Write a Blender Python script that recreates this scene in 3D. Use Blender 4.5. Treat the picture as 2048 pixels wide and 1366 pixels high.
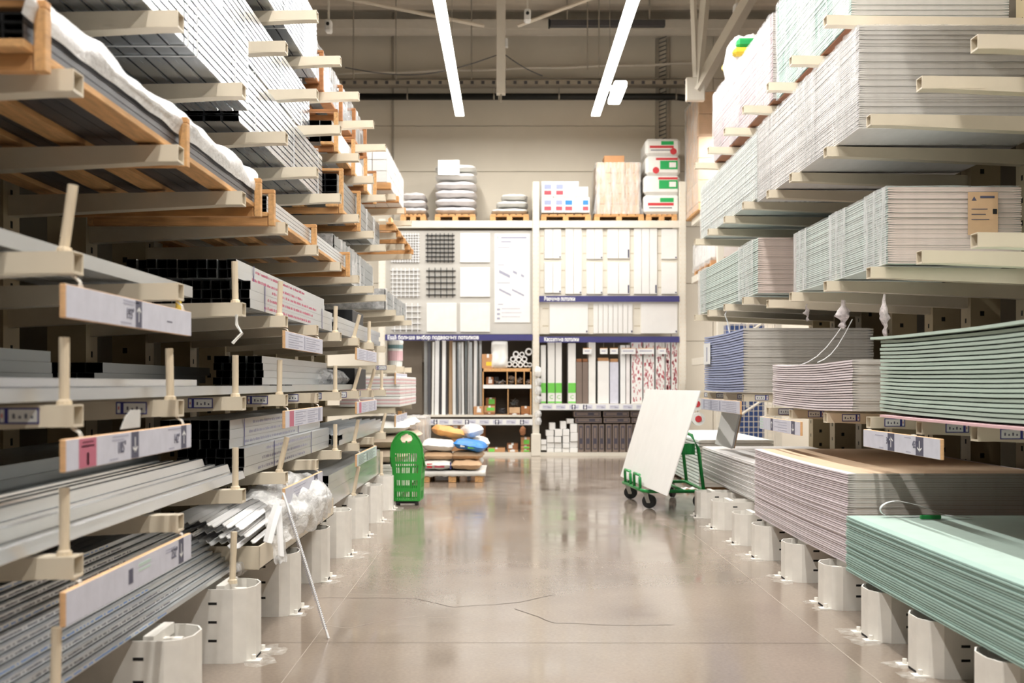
import bpy, bmesh, math, random
from mathutils import Vector, Matrix, noise as mnoise

for _o in list(bpy.data.objects):
    bpy.data.objects.remove(_o)
SC = bpy.context.scene
COL = SC.collection
RND = random.Random(11)
F = 40.0 / 36.0 * 2048.0          # focal length in pixels of the 2048 px frame
VX, VY, H = 1016.0, 767.0, 1.3    # vanishing point of the aisle, eye height


def at(px, py, Y):
    """world X, Z of a picture point lying at depth Y"""
    return (px - VX) * Y / F, H + (VY - py) * Y / F


# ------------------------------------------------------------------ camera
cam = bpy.data.cameras.new('camera')
cam.lens = 40.0
cam.sensor_width = 36.0
cam.shift_x = (1024 - VX) / 2048.0
cam.shift_y = (VY - 683) / 2048.0
cam.clip_start = 0.05
cam.clip_end = 200
cam.dof.use_dof = True
cam.dof.focus_distance = 7.6
cam.dof.aperture_fstop = 2.6
cam_o = bpy.data.objects.new('camera', cam)
cam_o.location = (0, 0, H)
cam_o.rotation_euler = (math.radians(90), 0, 0)
COL.objects.link(cam_o)
SC.camera = cam_o

# ------------------------------------------------------------------ world, exposure, lamps' light
SC.view_settings.view_transform = 'Standard'
SC.view_settings.look = 'None'
SC.view_settings.gamma = 1.0
SC.view_settings.use_curve_mapping = False
SC.view_settings.exposure = 0.0
SC.cycles.diffuse_bounces = 2
w = bpy.data.worlds.new('world')
SC.world = w
w.use_nodes = True
w.node_tree.nodes['Background'].inputs[0].default_value = (1.0, 0.93, 0.85, 1)
w.node_tree.nodes['Background'].inputs[1].default_value = 0.012
LAMPS = [(-0.846, -4.0, 20.0, 6.0), (1.54, -4.0, 20.0, 6.0)]   # X, Y0, Y1, Z
LAMP_POWER = 680.0


def area(name, loc, sx, sy, power, color=(1.0, 0.98, 0.95), rot=(0, 0, 0)):
    l = bpy.data.lights.new(name, 'AREA')
    l.shape = 'RECTANGLE'
    l.size, l.size_y = sx, sy
    l.energy = power
    l.color = color
    o = bpy.data.objects.new(name, l)
    o.location = loc
    o.rotation_euler = rot
    COL.objects.link(o)
    return o


for (lx, y0, y1, lz) in LAMPS:
    area('lamp_light', (lx, (y0 + y1) / 2, lz - 0.004), 0.12, y1 - y0, LAMP_POWER)
for lx in (-6.9, 8.2):      # unseen lamps added over the neighbouring aisles to lift walls and ceiling
    area('added_aisle_light', (lx, 6.0, 6.0), 0.12, 28.0, 900)
# unseen lamps added to brighten the back shelf, hidden by the high goods
area('added_back_light', (6.9, 18.6, 5.5), 7.0, 0.12, 420)
area('added_back_light', (-7.1, 18.6, 5.5), 7.0, 0.12, 420)


# ------------------------------------------------------------------ materials
def lin(c):
    return tuple(((x / 255.0) / 12.92 if x / 255.0 <= 0.04045 else ((x / 255.0 + 0.055) / 1.055) ** 2.4) for x in c)


def mat(name, col, rough=0.5, metal=0.0, var=0.06, scale=6.0, bump=0.0, bscale=60.0, stretch=(1, 1, 1), spec=0.5,
        emit=None, coat=0.0, rvar=0.0):
    m = bpy.data.materials.new(name)
    m.use_nodes = True
    nt = m.node_tree
    N, L = nt.nodes, nt.links
    b = N['Principled BSDF']
    c = lin(col)
    b.inputs['Roughness'].default_value = rough
    b.inputs['Metallic'].default_value = metal
    b.inputs['Specular IOR Level'].default_value = spec
    if coat:
        b.inputs['Coat Weight'].default_value = coat
    tc = N.new('ShaderNodeTexCoord')
    mp = N.new('ShaderNodeMapping')
    mp.inputs['Scale'].default_value = stretch
    L.new(tc.outputs['Object'], mp.inputs['Vector'])
    if var > 0:
        nz = N.new('ShaderNodeTexNoise')
        nz.inputs['Scale'].default_value = scale
        nz.inputs['Detail'].default_value = 5
        L.new(mp.outputs['Vector'], nz.inputs['Vector'])
        rp = N.new('ShaderNodeValToRGB')
        rp.color_ramp.elements[0].position = 0.3
        rp.color_ramp.elements[1].position = 0.7
        rp.color_ramp.elements[0].color = tuple(x * (1 - var) for x in c) + (1,)
        rp.color_ramp.elements[1].color = tuple(min(1, x * (1 + var)) for x in c) + (1,)
        L.new(nz.outputs['Fac'], rp.inputs['Fac'])
        L.new(rp.outputs['Color'], b.inputs['Base Color'])
        if rvar:
            mr = N.new('ShaderNodeMapRange')
            mr.inputs['To Min'].default_value = max(0, rough - rvar)
            mr.inputs['To Max'].default_value = rough + rvar
            L.new(nz.outputs['Fac'], mr.inputs['Value'])
            L.new(mr.outputs['Result'], b.inputs['Roughness'])
    else:
        b.inputs['Base Color'].default_value = c + (1,)
    if bump > 0:
        n2 = N.new('ShaderNodeTexNoise')
        n2.inputs['Scale'].default_value = bscale
        n2.inputs['Detail'].default_value = 4
        L.new(mp.outputs['Vector'], n2.inputs['Vector'])
        bp = N.new('ShaderNodeBump')
        bp.inputs['Strength'].default_value = bump
        bp.inputs['Distance'].default_value = 0.01
        L.new(n2.outputs['Fac'], bp.inputs['Height'])
        L.new(bp.outputs['Normal'], b.inputs['Normal'])
    if emit:
        b.inputs['Emission Color'].default_value = lin(emit[0]) + (1,)
        b.inputs['Emission Strength'].default_value = emit[1]
    return m


def film_mat(name, lo, hi, stretch=(1, 1, 1), scale=5.0, col=(246, 246, 246), bump=0.5):
    """clear or milky plastic film: part see-through, part white crinkle"""
    m = bpy.data.materials.new(name)
    m.use_nodes = True
    nt = m.node_tree
    N, L = nt.nodes, nt.links
    b = N['Principled BSDF']
    b.inputs['Base Color'].default_value = lin(col) + (1,)
    b.inputs['Roughness'].default_value = 0.22
    b.inputs['Specular IOR Level'].default_value = 0.7
    out = [n for n in N if n.type == 'OUTPUT_MATERIAL'][0]
    tr = N.new('ShaderNodeBsdfTransparent')
    mx = N.new('ShaderNodeMixShader')
    tc = N.new('ShaderNodeTexCoord')
    mp = N.new('ShaderNodeMapping')
    mp.inputs['Scale'].default_value = stretch
    nz = N.new('ShaderNodeTexNoise')
    nz.inputs['Scale'].default_value = scale
    nz.inputs['Detail'].default_value = 6
    nz.inputs['Roughness'].default_value = 0.65
    mr = N.new('ShaderNodeMapRange')
    mr.inputs['From Min'].default_value = 0.35
    mr.inputs['From Max'].default_value = 0.7
    mr.inputs['To Min'].default_value = lo
    mr.inputs['To Max'].default_value = hi
    bp = N.new('ShaderNodeBump')
    bp.inputs['Strength'].default_value = bump
    bp.inputs['Distance'].default_value = 0.03
    L.new(tc.outputs['Object'], mp.inputs['Vector'])
    L.new(mp.outputs['Vector'], nz.inputs['Vector'])
    L.new(nz.outputs['Fac'], mr.inputs['Value'])
    L.new(nz.outputs['Fac'], bp.inputs['Height'])
    L.new(bp.outputs['Normal'], b.inputs['Normal'])
    L.new(mr.outputs['Result'], mx.inputs['Fac'])
    L.new(tr.outputs[0], mx.inputs[1])
    L.new(b.outputs[0], mx.inputs[2])
    L.new(mx.outputs[0], out.inputs['Surface'])
    return m


M = {}
M['arm'] = mat('cream_painted_steel', (226, 213, 190), 0.38, var=0.04, bump=0.05, bscale=20)
M['post'] = mat('white_painted_steel', (242, 237, 228), 0.45, var=0.06, scale=9, bump=0.05, bscale=25)
M['column'] = mat('shade_darkened_beige_steel', (182, 166, 134), 0.5, var=0.05)  # rack paint darkened, shade behind the goods put into the colour
M['slot'] = mat('dark_slot', (22, 20, 18), 0.8, var=0)
M['wood'] = mat('pale_timber', (214, 164, 108), 0.65, var=0.22, scale=5, stretch=(9, 1.2, 9), bump=0.2, bscale=30)
M['wood_x'] = mat('pale_timber_crosswise', (206, 152, 96), 0.65, var=0.22, scale=5, stretch=(1.2, 9, 9), bump=0.2, bscale=30)
M['wood_dark'] = mat('aged_timber', (168, 112, 66), 0.7, var=0.25, scale=6, stretch=(1.5, 6, 6), bump=0.2)
M['ply'] = mat('sign_wood_edge', (226, 180, 132), 0.6, var=0.1, scale=8, stretch=(1, 1, 14))
M['peg'] = mat('peg_wood', (232, 214, 186), 0.55, var=0.07, scale=10, stretch=(6, 6, 1))
M['galv'] = mat('galvanised_steel', (206, 210, 213), 0.3, 0.8, var=0.06, scale=5, stretch=(3, 0.3, 3), rvar=0.05)
M['galv_b'] = mat('bright_galvanised_steel', (228, 232, 235), 0.25, 0.85, var=0.03, scale=3, stretch=(20, 0.1, 20))
M['galv_p'] = mat('pack_galvanised_steel', (206, 211, 216), 0.27, 0.92, var=0.05, scale=5, stretch=(3, 0.25, 3), rvar=0.04)
M['galv_d'] = mat('dull_shaded_galvanised_steel', (136, 143, 146), 0.34, 0.9, var=0.08, scale=5, stretch=(3, 0.3, 3), rvar=0.06)  # dull steel, darkened to hold the shade of the shelf interiors
M['dark_steel'] = mat('dark_steel', (92, 92, 96), 0.42, 0.5, var=0.1, scale=10, stretch=(6, 0.5, 6))
M['white'] = mat('white_board', (240, 238, 234), 0.6, var=0.02)
M['white_pvc'] = mat('white_plastic', (244, 243, 242), 0.35, var=0.02)
M['paper'] = mat('sign_paper', (212, 212, 224), 0.5, var=0.05, scale=18)
M['paper_w'] = mat('white_paper', (238, 238, 236), 0.6, var=0.02)
M['ink'] = mat('dark_print', (84, 84, 104), 0.6, var=0)
M['ink_f'] = mat('pale_print', (168, 168, 186), 0.6, var=0)
M['pink'] = mat('dusty_pink_print', (196, 108, 130), 0.6, var=0)
M['mint'] = mat('mint_print', (196, 216, 206), 0.6, var=0)
M['blue'] = mat('blue_print', (52, 54, 132), 0.5, var=0)
M['navy'] = mat('navy_strip', (62, 60, 118), 0.5, var=0.04)
M['lettering'] = mat('white_lettering', (250, 250, 250), 0.5, var=0)
M['string'] = mat('white_string', (236, 232, 224), 0.7, var=0)
M['strap'] = mat('white_strap', (236, 238, 238), 0.4, var=0)
M['gyp'] = mat('gypsum_core', (206, 201, 193), 0.85, var=0.05, scale=20, bump=0.1)
M['gyp_pink'] = mat('gypsum_core_pinkish', (226, 208, 198), 0.85, var=0.04, scale=20, bump=0.1)
M['edge_green'] = mat('green_board_paper', (186, 203, 190), 0.8, var=0.04, scale=8, stretch=(3, 0.8, 3))
M['edge_teal'] = mat('teal_green_board_paper', (168, 196, 186), 0.8, var=0.04, scale=8, stretch=(3, 0.8, 3))
M['edge_mint'] = mat('mint_board_paper', (208, 220, 213), 0.8, var=0.04, scale=8, stretch=(3, 0.8, 3))
M['face_green'] = mat('green_board_face', (182, 204, 193), 0.8, var=0.04, scale=8)
M['edge_lilac'] = mat('lilac_white_board_paper', (228, 216, 218), 0.8, var=0.03, scale=8, stretch=(3, 0.8, 3))
M['edge_rose'] = mat('rose_board_paper', (212, 192, 196), 0.8, var=0.04)
M['edge_pale'] = mat('pale_board_paper', (224, 230, 226), 0.8, var=0.03)
M['edge_white'] = mat('white_board_paper', (236, 232, 229), 0.8, var=0.03, scale=8, stretch=(3, 0.8, 3))
M['edge_blue'] = mat('blue_board_paper', (164, 172, 204), 0.8, var=0.04, scale=8, stretch=(3, 0.8, 3))
M['tan'] = mat('tan_board_back_paper', (214, 186, 156), 0.8, var=0.04)
M['pinkish'] = mat('pink_foam_sheet', (226, 186, 190), 0.7, var=0.03)
M['film'] = film_mat('stretch_film', 0.0, 0.5, (7, 7, 0.6), 4.0)
M['film_mid'] = film_mat('milky_stretch_film', 0.12, 0.62, (5, 5, 0.6), 4.0)
M['film_band'] = film_mat('banded_stretch_film', 0.05, 0.45, (6, 6, 0.6), 4.0, (226, 226, 224))
M['film_heavy'] = film_mat('heavy_plastic_film', 0.45, 0.95, (3, 1.5, 3), 5.0, (238, 237, 235), bump=0.8)
M['film_end'] = film_mat('thin_stretch_film', 0.02, 0.16, (0.6, 2, 2), 2.5)
M['film_white'] = film_mat('milky_plastic_film', 0.86, 1.0, (1, 1, 1), 5.0, bump=0.8)
M['film_tuft'] = film_mat('crumpled_film', 0.35, 0.9, (1, 1, 1), 30.0, (238, 226, 226))
M['clear'] = film_mat('clear_plastic', 0.08, 0.3, (1, 1, 1), 4.0)
M['kraft'] = mat('kraft_cardboard', (198, 148, 104), 0.8, var=0.06)
M['kraft_d'] = mat('brown_cardboard', (150, 100, 66), 0.8, var=0.08)
M['green'] = mat('green_plastic', (52, 158, 62), 0.38, var=0.05, scale=9)
M['green_steel'] = mat('green_painted_steel', (30, 140, 66), 0.35, var=0.03)
M['rubber'] = mat('black_rubber', (26, 27, 28), 0.55, var=0.1)
M['chrome'] = mat('zinc_caster', (176, 176, 172), 0.35, 0.8, var=0.05)
M['black'] = mat('black_plastic_and_hollow_shade', (28, 29, 31), 0.5, var=0.05)
M['offwhite'] = mat('off_white_display_board', (204, 200, 192), 0.7, var=0.02)
M['wallp'] = mat('beige_wall_panel', (236, 226, 208), 0.75, var=0.03, scale=1.5)
M['wallside'] = mat('shade_darkened_side_wall', (100, 90, 73), 0.8, var=0.05)  # wall colour darkened to paint the shade behind the racks
M['deck'] = mat('ceiling_deck', (226, 214, 196), 0.6, var=0.04)
M['steelw'] = mat('white_steelwork', (236, 228, 214), 0.5, var=0.03)
M['pipe'] = mat('black_pipe', (20, 22, 20), 0.5, var=0.1)
M['tray'] = mat('cable_tray', (178, 170, 156), 0.5, 0.4, var=0.1)
M['shelfw'] = mat('white_shelf_steel', (230, 223, 208), 0.45, var=0.03)
M['brown_panel'] = mat('brown_hardboard', (148, 96, 66), 0.7, var=0.08)
M['taupe'] = mat('taupe_back_panel', (112, 101, 88), 0.7, var=0.05)
M['lamp'] = mat('lamp_diffuser', (255, 255, 255), 0.5, var=0, emit=((255, 250, 238), 9.0))
M['lampbody'] = mat('lamp_housing', (230, 230, 226), 0.4, var=0)
M['red'] = mat('red_print', (206, 60, 66), 0.6, var=0)
M['teal'] = mat('grey_teal_print', (112, 140, 142), 0.6, var=0)
M['blush'] = mat('blush_print', (226, 190, 190), 0.6, var=0)
M['redpat'] = mat('crimson_pattern', (190, 84, 96), 0.6, var=0)
M['lime'] = mat('lime_print', (116, 208, 84), 0.6, var=0)
M['emerald'] = mat('emerald_print', (34, 168, 88), 0.6, var=0)
M['yellow'] = mat('yellow_print', (238, 208, 60), 0.6, var=0)
M['sky'] = mat('blue_bag_plastic', (44, 132, 214), 0.4, var=0.12, scale=7)
M['bag_w'] = mat('white_bag', (238, 236, 230), 0.5, var=0.04, bump=0.25, bscale=14)
M['bag_kraft'] = mat('kraft_paper_bag', (214, 178, 140), 0.7, var=0.08, bump=0.25, bscale=14)
M['bag_orange'] = mat('orange_bag', (236, 168, 92), 0.5, var=0.14, bump=0.3, bscale=12)
M['bag_beige'] = mat('beige_sack', (206, 186, 164), 0.7, var=0.08, bump=0.25, bscale=12)
M['bag_grey'] = mat('pale_grey_bag', (236, 231, 229), 0.5, var=0.08, bump=0.3, bscale=14)
M['dark_carton'] = mat('grey_brown_carton', (128, 112, 102), 0.7, var=0.05)
M['carton_ink'] = mat('dark_carton_print', (74, 70, 80), 0.7, var=0)
M['azure'] = mat('azure_panel', (60, 86, 146), 0.5, var=0.05)

def floor_mat():
    m = mat('polished_concrete', (158, 143, 129), 0.2, var=0.16, scale=0.9, rvar=0.0, spec=0.6)
    nt = m.node_tree
    N, L = nt.nodes, nt.links
    b = N['Principled BSDF']
    ramp = [n for n in N if n.type == 'VALTORGB'][0]
    n3 = N.new('ShaderNodeTexNoise')
    n3.inputs['Scale'].default_value = 55
    n3.inputs['Detail'].default_value = 6
    tc = [n for n in N if n.type == 'TEX_COORD'][0]
    L.new(tc.outputs['Object'], n3.inputs['Vector'])
    mx = N.new('ShaderNodeMix')
    mx.data_type = 'RGBA'
    mx.blend_type = 'MULTIPLY'
    mx.inputs[0].default_value = 0.35
    L.new(ramp.outputs['Color'], mx.inputs[6])
    L.new(n3.outputs['Fac'], mx.inputs[7])
    L.new(mx.outputs[2], b.inputs['Base Color'])
    n4 = N.new('ShaderNodeTexNoise')
    n4.inputs['Scale'].default_value = 2.2
    n4.inputs['Detail'].default_value = 8
    L.new(tc.outputs['Object'], n4.inputs['Vector'])
    mr = N.new('ShaderNodeMapRange')
    mr.inputs['From Min'].default_value = 0.3
    mr.inputs['From Max'].default_value = 0.7
    mr.inputs['To Min'].default_value = 0.07
    mr.inputs['To Max'].default_value = 0.2
    L.new(n4.outputs['Fac'], mr.inputs['Value'])
    L.new(mr.outputs['Result'], b.inputs['Roughness'])
    return m


M['floor'] = floor_mat()
M['crack_d'] = mat('dark_crack', (84, 72, 62), 0.7, var=0.1)
M['crack_l'] = mat('pale_scratch', (186, 174, 160), 0.6, var=0.1)


# ------------------------------------------------------------------ mesh helpers
class MB:
    def __init__(s):
        s.v, s.f, s.m = [], [], []

    def add(s, vs, fs, mi=0):
        b = len(s.v)
        s.v += [tuple(v) for v in vs]
        s.f += [tuple(b + i for i in f) for f in fs]
        s.m += [mi] * len(fs)
        return s

    def box(s, x0, y0, z0, x1, y1, z1, mi=0):
        vs = [(x0, y0, z0), (x1, y0, z0), (x1, y1, z0), (x0, y1, z0), (x0, y0, z1), (x1, y0, z1), (x1, y1, z1), (x0, y1, z1)]
        return s.add(vs, [(0, 3, 2, 1), (4, 5, 6, 7), (0, 1, 5, 4), (1, 2, 6, 5), (2, 3, 7, 6), (3, 0, 4, 7)], mi)

    def prism(s, poly, axis, a, b, mi=0, mcap=None, segs=1, warp=None):
        n = len(poly)
        base = len(s.v)
        for k in range(segs + 1):
            t = a + (b - a) * k / segs
            for (p, q) in poly:
                v = (t, p, q) if axis == 'x' else (p, t, q) if axis == 'y' else (p, q, t)
                s.v.append(warp(v) if warp else v)
        for k in range(segs):
            for i in range(n):
                j = (i + 1) % n
                s.f.append((base + k * n + i, base + k * n + j, base + (k + 1) * n + j, base + (k + 1) * n + i))
                s.m.append(mi)
        mc = mi if mcap is None else mcap
        s.f.append(tuple(base + i for i in reversed(range(n))))
        s.f.append(tuple(base + segs * n + i for i in range(n)))
        s.m += [mc, mc]
        return s

    def tube(s, pts, r, n=8, mi=0, caps=True):
        pts = [Vector(p) for p in pts]
        base = len(s.v)
        rs = r if isinstance(r, (list, tuple)) else [r] * len(pts)
        up = Vector((0, 0, 1))
        for i, p in enumerate(pts):
            d = (pts[min(i + 1, len(pts) - 1)] - pts[max(i - 1, 0)]).normalized()
            u = up if abs(d.dot(up)) < 0.95 else Vector((0, 1, 0))
            a = d.cross(u).normalized()
            b = d.cross(a).normalized()
            for k in range(n):
                t = 2 * math.pi * k / n
                s.v.append(tuple(p + (a * math.cos(t) + b * math.sin(t)) * rs[i]))
        for i in range(len(pts) - 1):
            for k in range(n):
                j = (k + 1) % n
                s.f.append((base + i * n + k, base + i * n + j, base + (i + 1) * n + j, base + (i + 1) * n + k))
                s.m.append(mi)
        if caps:
            s.f.append(tuple(base + k for k in range(n)))
            s.f.append(tuple(base + (len(pts) - 1) * n + k for k in reversed(range(n))))
            s.m += [mi, mi]
        return s

    def grid(s, fn, nu, nv, mi=0):
        base = len(s.v)
        for i in range(nu + 1):
            for j in range(nv + 1):
                s.v.append(tuple(fn(i / nu, j / nv)))
        for i in range(nu):
            for j in range(nv):
                a = base + i * (nv + 1) + j
                s.f.append((a, a + 1, a + nv + 2, a + nv + 1))
                s.m.append(mi)
        return s

    def hollow(s, x0, y0, z0, x1, y1, z1, t=0.003, mi=0, mo=None):
        """open-ended box tube along Y"""
        mo = mi if mo is None else mo
        o = [(x0, z0), (x1, z0), (x1, z1), (x0, z1)]
        n = [(x0 + t, z0 + t), (x1 - t, z0 + t), (x1 - t, z1 - t), (x0 + t, z1 - t)]
        vs = [(p, y, q) for y in (y0, y1) for (p, q) in o + n]
        fs, ms = [], []
        for i in range(4):
            j = (i + 1) % 4
            fs += [(i, j, 8 + j, 8 + i), (4 + j, 4 + i, 12 + i, 12 + j), (j, i, 4 + i, 4 + j), (8 + i, 8 + j, 12 + j, 12 + i)]
            ms += [mi, mo, mo, mo]
        b = len(s.v)
        s.v += vs
        s.f += [tuple(b + k for k in f) for f in fs]
        s.m += ms
        return s

    def rot(s, ang, axis='Z', c=(0, 0, 0), i0=0):
        R = Matrix.Rotation(ang, 3, axis)
        c = Vector(c)
        s.v = s.v[:i0] + [tuple(R @ (Vector(v) - c) + c) for v in s.v[i0:]]
        return s

    def move(s, d, i0=0):
        s.v = s.v[:i0] + [(v[0] + d[0], v[1] + d[1], v[2] + d[2]) for v in s.v[i0:]]
        return s


def wloc(o):
    l = Vector((0, 0, 0))
    while o is not None:
        l += o.location
        o = o.parent
    return l


def props(o, label=None, cat=None, group=None, kind=None):
    if label:
        o['label'] = label
    if cat:
        o['category'] = cat
    if group:
        o['group'] = group
    if kind:
        o['kind'] = kind
    return o


def obj(name, mb, mats, parent=None, smooth=False, label=None, cat=None, group=None, kind=None, bevel=0, solid=0):
    me = bpy.data.meshes.new(name)
    xs = [v[0] for v in mb.v]
    ys = [v[1] for v in mb.v]
    zs = [v[2] for v in mb.v]
    og = Vector(((min(xs) + max(xs)) / 2, (min(ys) + max(ys)) / 2, min(zs)))
    me.from_pydata([(v[0] - og.x, v[1] - og.y, v[2] - og.z) for v in mb.v], [], mb.f)
    if not isinstance(mats, (list, tuple)):
        mats = [mats]
    for m in mats:
        me.materials.append(M[m])
    me.polygons.foreach_set('material_index', mb.m)
    bm = bmesh.new()
    bm.from_mesh(me)
    bmesh.ops.recalc_face_normals(bm, faces=bm.faces)
    if bevel:
        bmesh.ops.bevel(bm, geom=bm.edges[:], offset=bevel, segments=1, affect='EDGES', clamp_overlap=True)
    bm.to_mesh(me)
    bm.free()
    if smooth:
        me.polygons.foreach_set('use_smooth', [True] * len(me.polygons))
    me.update()
    o = bpy.data.objects.new(name, me)
    COL.objects.link(o)
    if solid:
        md = o.modifiers.new('thickness', 'SOLIDIFY')
        md.thickness = solid
        md.offset = 0
    o.parent = parent
    o.location = og - wloc(parent)
    return props(o, label, cat, group, kind)


def inst(src, loc, parent=None, name=None, rot=None, label=None, cat=None, group=None):
    """a copy of one object, its world origin at loc"""
    o = src.copy()
    for k in ('label', 'category', 'group', 'kind'):
        if k in o:
            del o[k]
    if name:
        o.name = name
    COL.objects.link(o)
    o.parent = parent
    o.location = Vector(loc) - wloc(parent)
    if rot:
        o.rotation_euler = rot
    return props(o, label, cat, group)


def thing(name, label, cat, loc, group=None, kind=None):
    o = bpy.data.objects.new(name, None)
    o.empty_display_size = 0.1
    COL.objects.link(o)
    o.location = loc
    return props(o, label, cat, group, kind)


def text(txt, size, m, loc, rot, parent=None, name='lettering', bold=0.0, sx=1.0):
    cu = bpy.data.curves.new(name, 'FONT')
    cu.body = txt
    cu.size = size
    cu.offset = bold
    cu.extrude = 0.0006
    cu.resolution_u = 2
    t = bpy.data.objects.new(name, cu)
    me = bpy.data.meshes.new_from_object(t)
    bpy.data.objects.remove(t)
    me.materials.clear()
    me.materials.append(M[m])
    o = bpy.data.objects.new(name, me)
    COL.objects.link(o)
    o.parent = parent
    o.location = Vector(loc) - wloc(parent)
    o.rotation_euler = rot
    o.scale = (sx, 1, 1)
    return o


ORD = ['zeroth', 'first', 'second', 'third', 'fourth', 'fifth', 'sixth', 'seventh', 'eighth', 'ninth', 'tenth', 'eleventh',
       'twelfth', 'thirteenth', 'fourteenth', 'fifteenth', 'sixteenth', 'seventeenth', 'eighteenth', 'nineteenth', 'twentieth']
TENS = {20: 'twenty', 30: 'thirty', 40: 'forty', 50: 'fifty'}


def ordn(n):
    if n <= 20:
        return ORD[n]
    t, u = n // 10 * 10, n % 10
    return (TENS[t][:-1] + 'ieth') if u == 0 else TENS[t] + '-' + ORD[u]


def nz(x, y=0.0, z=0.0):
    return mnoise.noise(Vector((x, y, z)))

# ================================================================== the hall
YW = 21.7      # back wall
YB = 20.4      # front of the back shelf
fl = obj('floor', MB().box(-8, -7, -0.2, 10, YW + 0.2, 0.0), 'floor', kind='structure')


def floor_strip(name, pts, wd, m):
    """thin flat mark lying on the concrete, given by floor points (x, y)"""
    mb = MB()
    for i, (x, y) in enumerate(pts):
        a = Vector(pts[max(0, i - 1)])
        b = Vector(pts[min(len(pts) - 1, i + 1)])
        d = (b - a).normalized()
        wl = wd * (0.6 + 0.5 * abs(nz(x * 9, y * 9)))
        n = Vector((-d.y, d.x)) * wl
        mb.v += [(x - n.x, y - n.y, 0.0012), (x + n.x, y + n.y, 0.0012)]
        if i:
            k = 2 * i
            mb.f.append((k - 2, k - 1, k + 1, k))
            mb.m.append(0)
    return obj(name, mb, m, fl)


def fpt(px, py):
    Y = F * H / (py - VY)
    return ((px - VX) * Y / F, Y)


def wob(pts, amp=0.012, n=5):
    out = []
    for (a, b) in zip(pts, pts[1:]):
        for k in range(n):
            t = k / n
            x, y = a[0] + (b[0] - a[0]) * t, a[1] + (b[1] - a[1]) * t
            out.append((x + amp * nz(x * 7, y * 7), y + amp * 2 * nz(x * 7 + 40, y * 7)))
    return out + [pts[-1]]


for pp in ([(645, 1196), (830, 1197), (908, 1215), (1040, 1205), (1105, 1190)],
           [(1030, 1218), (1110, 1246), (1240, 1251), (1350, 1250)]):
    floor_strip('crack', wob([fpt(*p) for p in pp]), 0.004, 'crack_d')
for pp in ([(640, 1250), (698, 1256), (770, 1240), (850, 1232)], [(780, 1250), (840, 1252)]):
    floor_strip('scratch', wob([fpt(*p) for p in pp]), 0.002, 'crack_l')
floor_strip('joint', [fpt(480, 1285), fpt(1250, 1286), fpt(2000, 1287)], 0.0025, 'crack_d')
floor_strip('scratch', [(-0.98, 3.2), (-0.985, 6.5), (-0.99, 9.0)], 0.002, 'crack_l')
floor_strip('scratch', [(1.62, 4.5), (1.61, 7.5), (1.6, 9.8)], 0.003, 'crack_l')
floor_strip('scratch', [(1.55, 9.4), (1.48, 10.2), (1.42, 10.6)], 0.002, 'crack_l')
for i in range(16):
    x, y = RND.uniform(-0.9, 1.5), RND.uniform(4.5, 12)
    a = RND.uniform(0, 3.14)
    l = RND.uniform(0.1, 0.35)
    floor_strip('scratch', [(x, y), (x + l * math.cos(a), y + l * math.sin(a))], 0.0012, 'crack_l')

wb = obj('wall_back', MB().box(-8, YW, 0, 10, YW + 0.2, 8.7), 'wallp', kind='structure')
for r, (z0, z1) in enumerate([(0.0, 2.1), (2.11, 3.2), (3.21, 4.28), (4.29, 5.33), (5.34, 6.2), (6.21, 7.1), (7.11, 8.0)]):
    for (x0, x1) in ((-8, -2.2), (-2.19, 3.9), (3.91, 10)):
        obj('panel', MB().box(x0, YW - 0.03, z0, x1, YW, z1), 'wallp', wb, bevel=0.004)
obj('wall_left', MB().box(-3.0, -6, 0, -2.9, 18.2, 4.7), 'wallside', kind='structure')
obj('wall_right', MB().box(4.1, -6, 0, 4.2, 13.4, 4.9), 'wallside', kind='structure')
# corrugated ceiling deck
poly = []
y = -7.0
while y < YW:
    poly += [(y, 8.45), (y + 0.14, 8.45), (y + 0.18, 8.33), (y + 0.30, 8.33), (y + 0.34, 8.45)]
    y += 0.34
poly += [(YW, 8.45), (YW, 8.6), (-7, 8.6)]
obj('ceiling', MB().prism(poly, 'x', -8, 10), 'deck', kind='structure')

# steelwork under the roof
t1 = obj('trim_1', MB().box(-8, 21.3, 7.95, 10, 21.5, 8.12).box(-8, 21.36, 7.85, 10, 21.44, 7.95), 'steelw', kind='structure')
obj('trim_2', MB().box(-8, 16.9, 8.15, 10, 17.05, 8.33), 'steelw', kind='structure')
st = thing('hanging_strut', 'pale vertical steel strut hanging from the ceiling between the two strip lights', 'strut', (-0.125, 20.2, 6.4))
obj('shaft', MB().box(-0.205, 20.12, 6.43, -0.045, 20.28, 8.34), 'steelw', st, bevel=0.006)
obj('bracket', MB().box(-0.05, 20.1, 7.25, 0.0, 20.2, 7.4), 'white', st)
obj('foot', MB().box(-0.14, 20.17, 6.3, -0.11, 20.23, 6.43), 'tray', st)
tr = thing('roof_truss', 'white diagonal steel truss braces meeting above the far end of the plasterboard rack', 'truss', (2.75, 17.2, 5.3))
a0 = at(1393, 176, 17.2)
for n_, (px, py), wd in (('brace', (1520, -40), 0.11), ('brace', (1414, -40), 0.075), ('brace', (1385, -40), 0.05)):
    b0 = at(px, py, 17.2)
    obj(n_, MB().tube([(a0[0], 17.2, a0[1] - 0.05), (b0[0], 17.2, b0[1])], wd, 4), 'steelw', tr)
obj('gusset', MB().box(a0[0] - 0.16, 17.14, a0[1] - 0.2, a0[0] + 0.12, 17.26, a0[1] + 0.15), 'steelw', tr, bevel=0.01)
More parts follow.
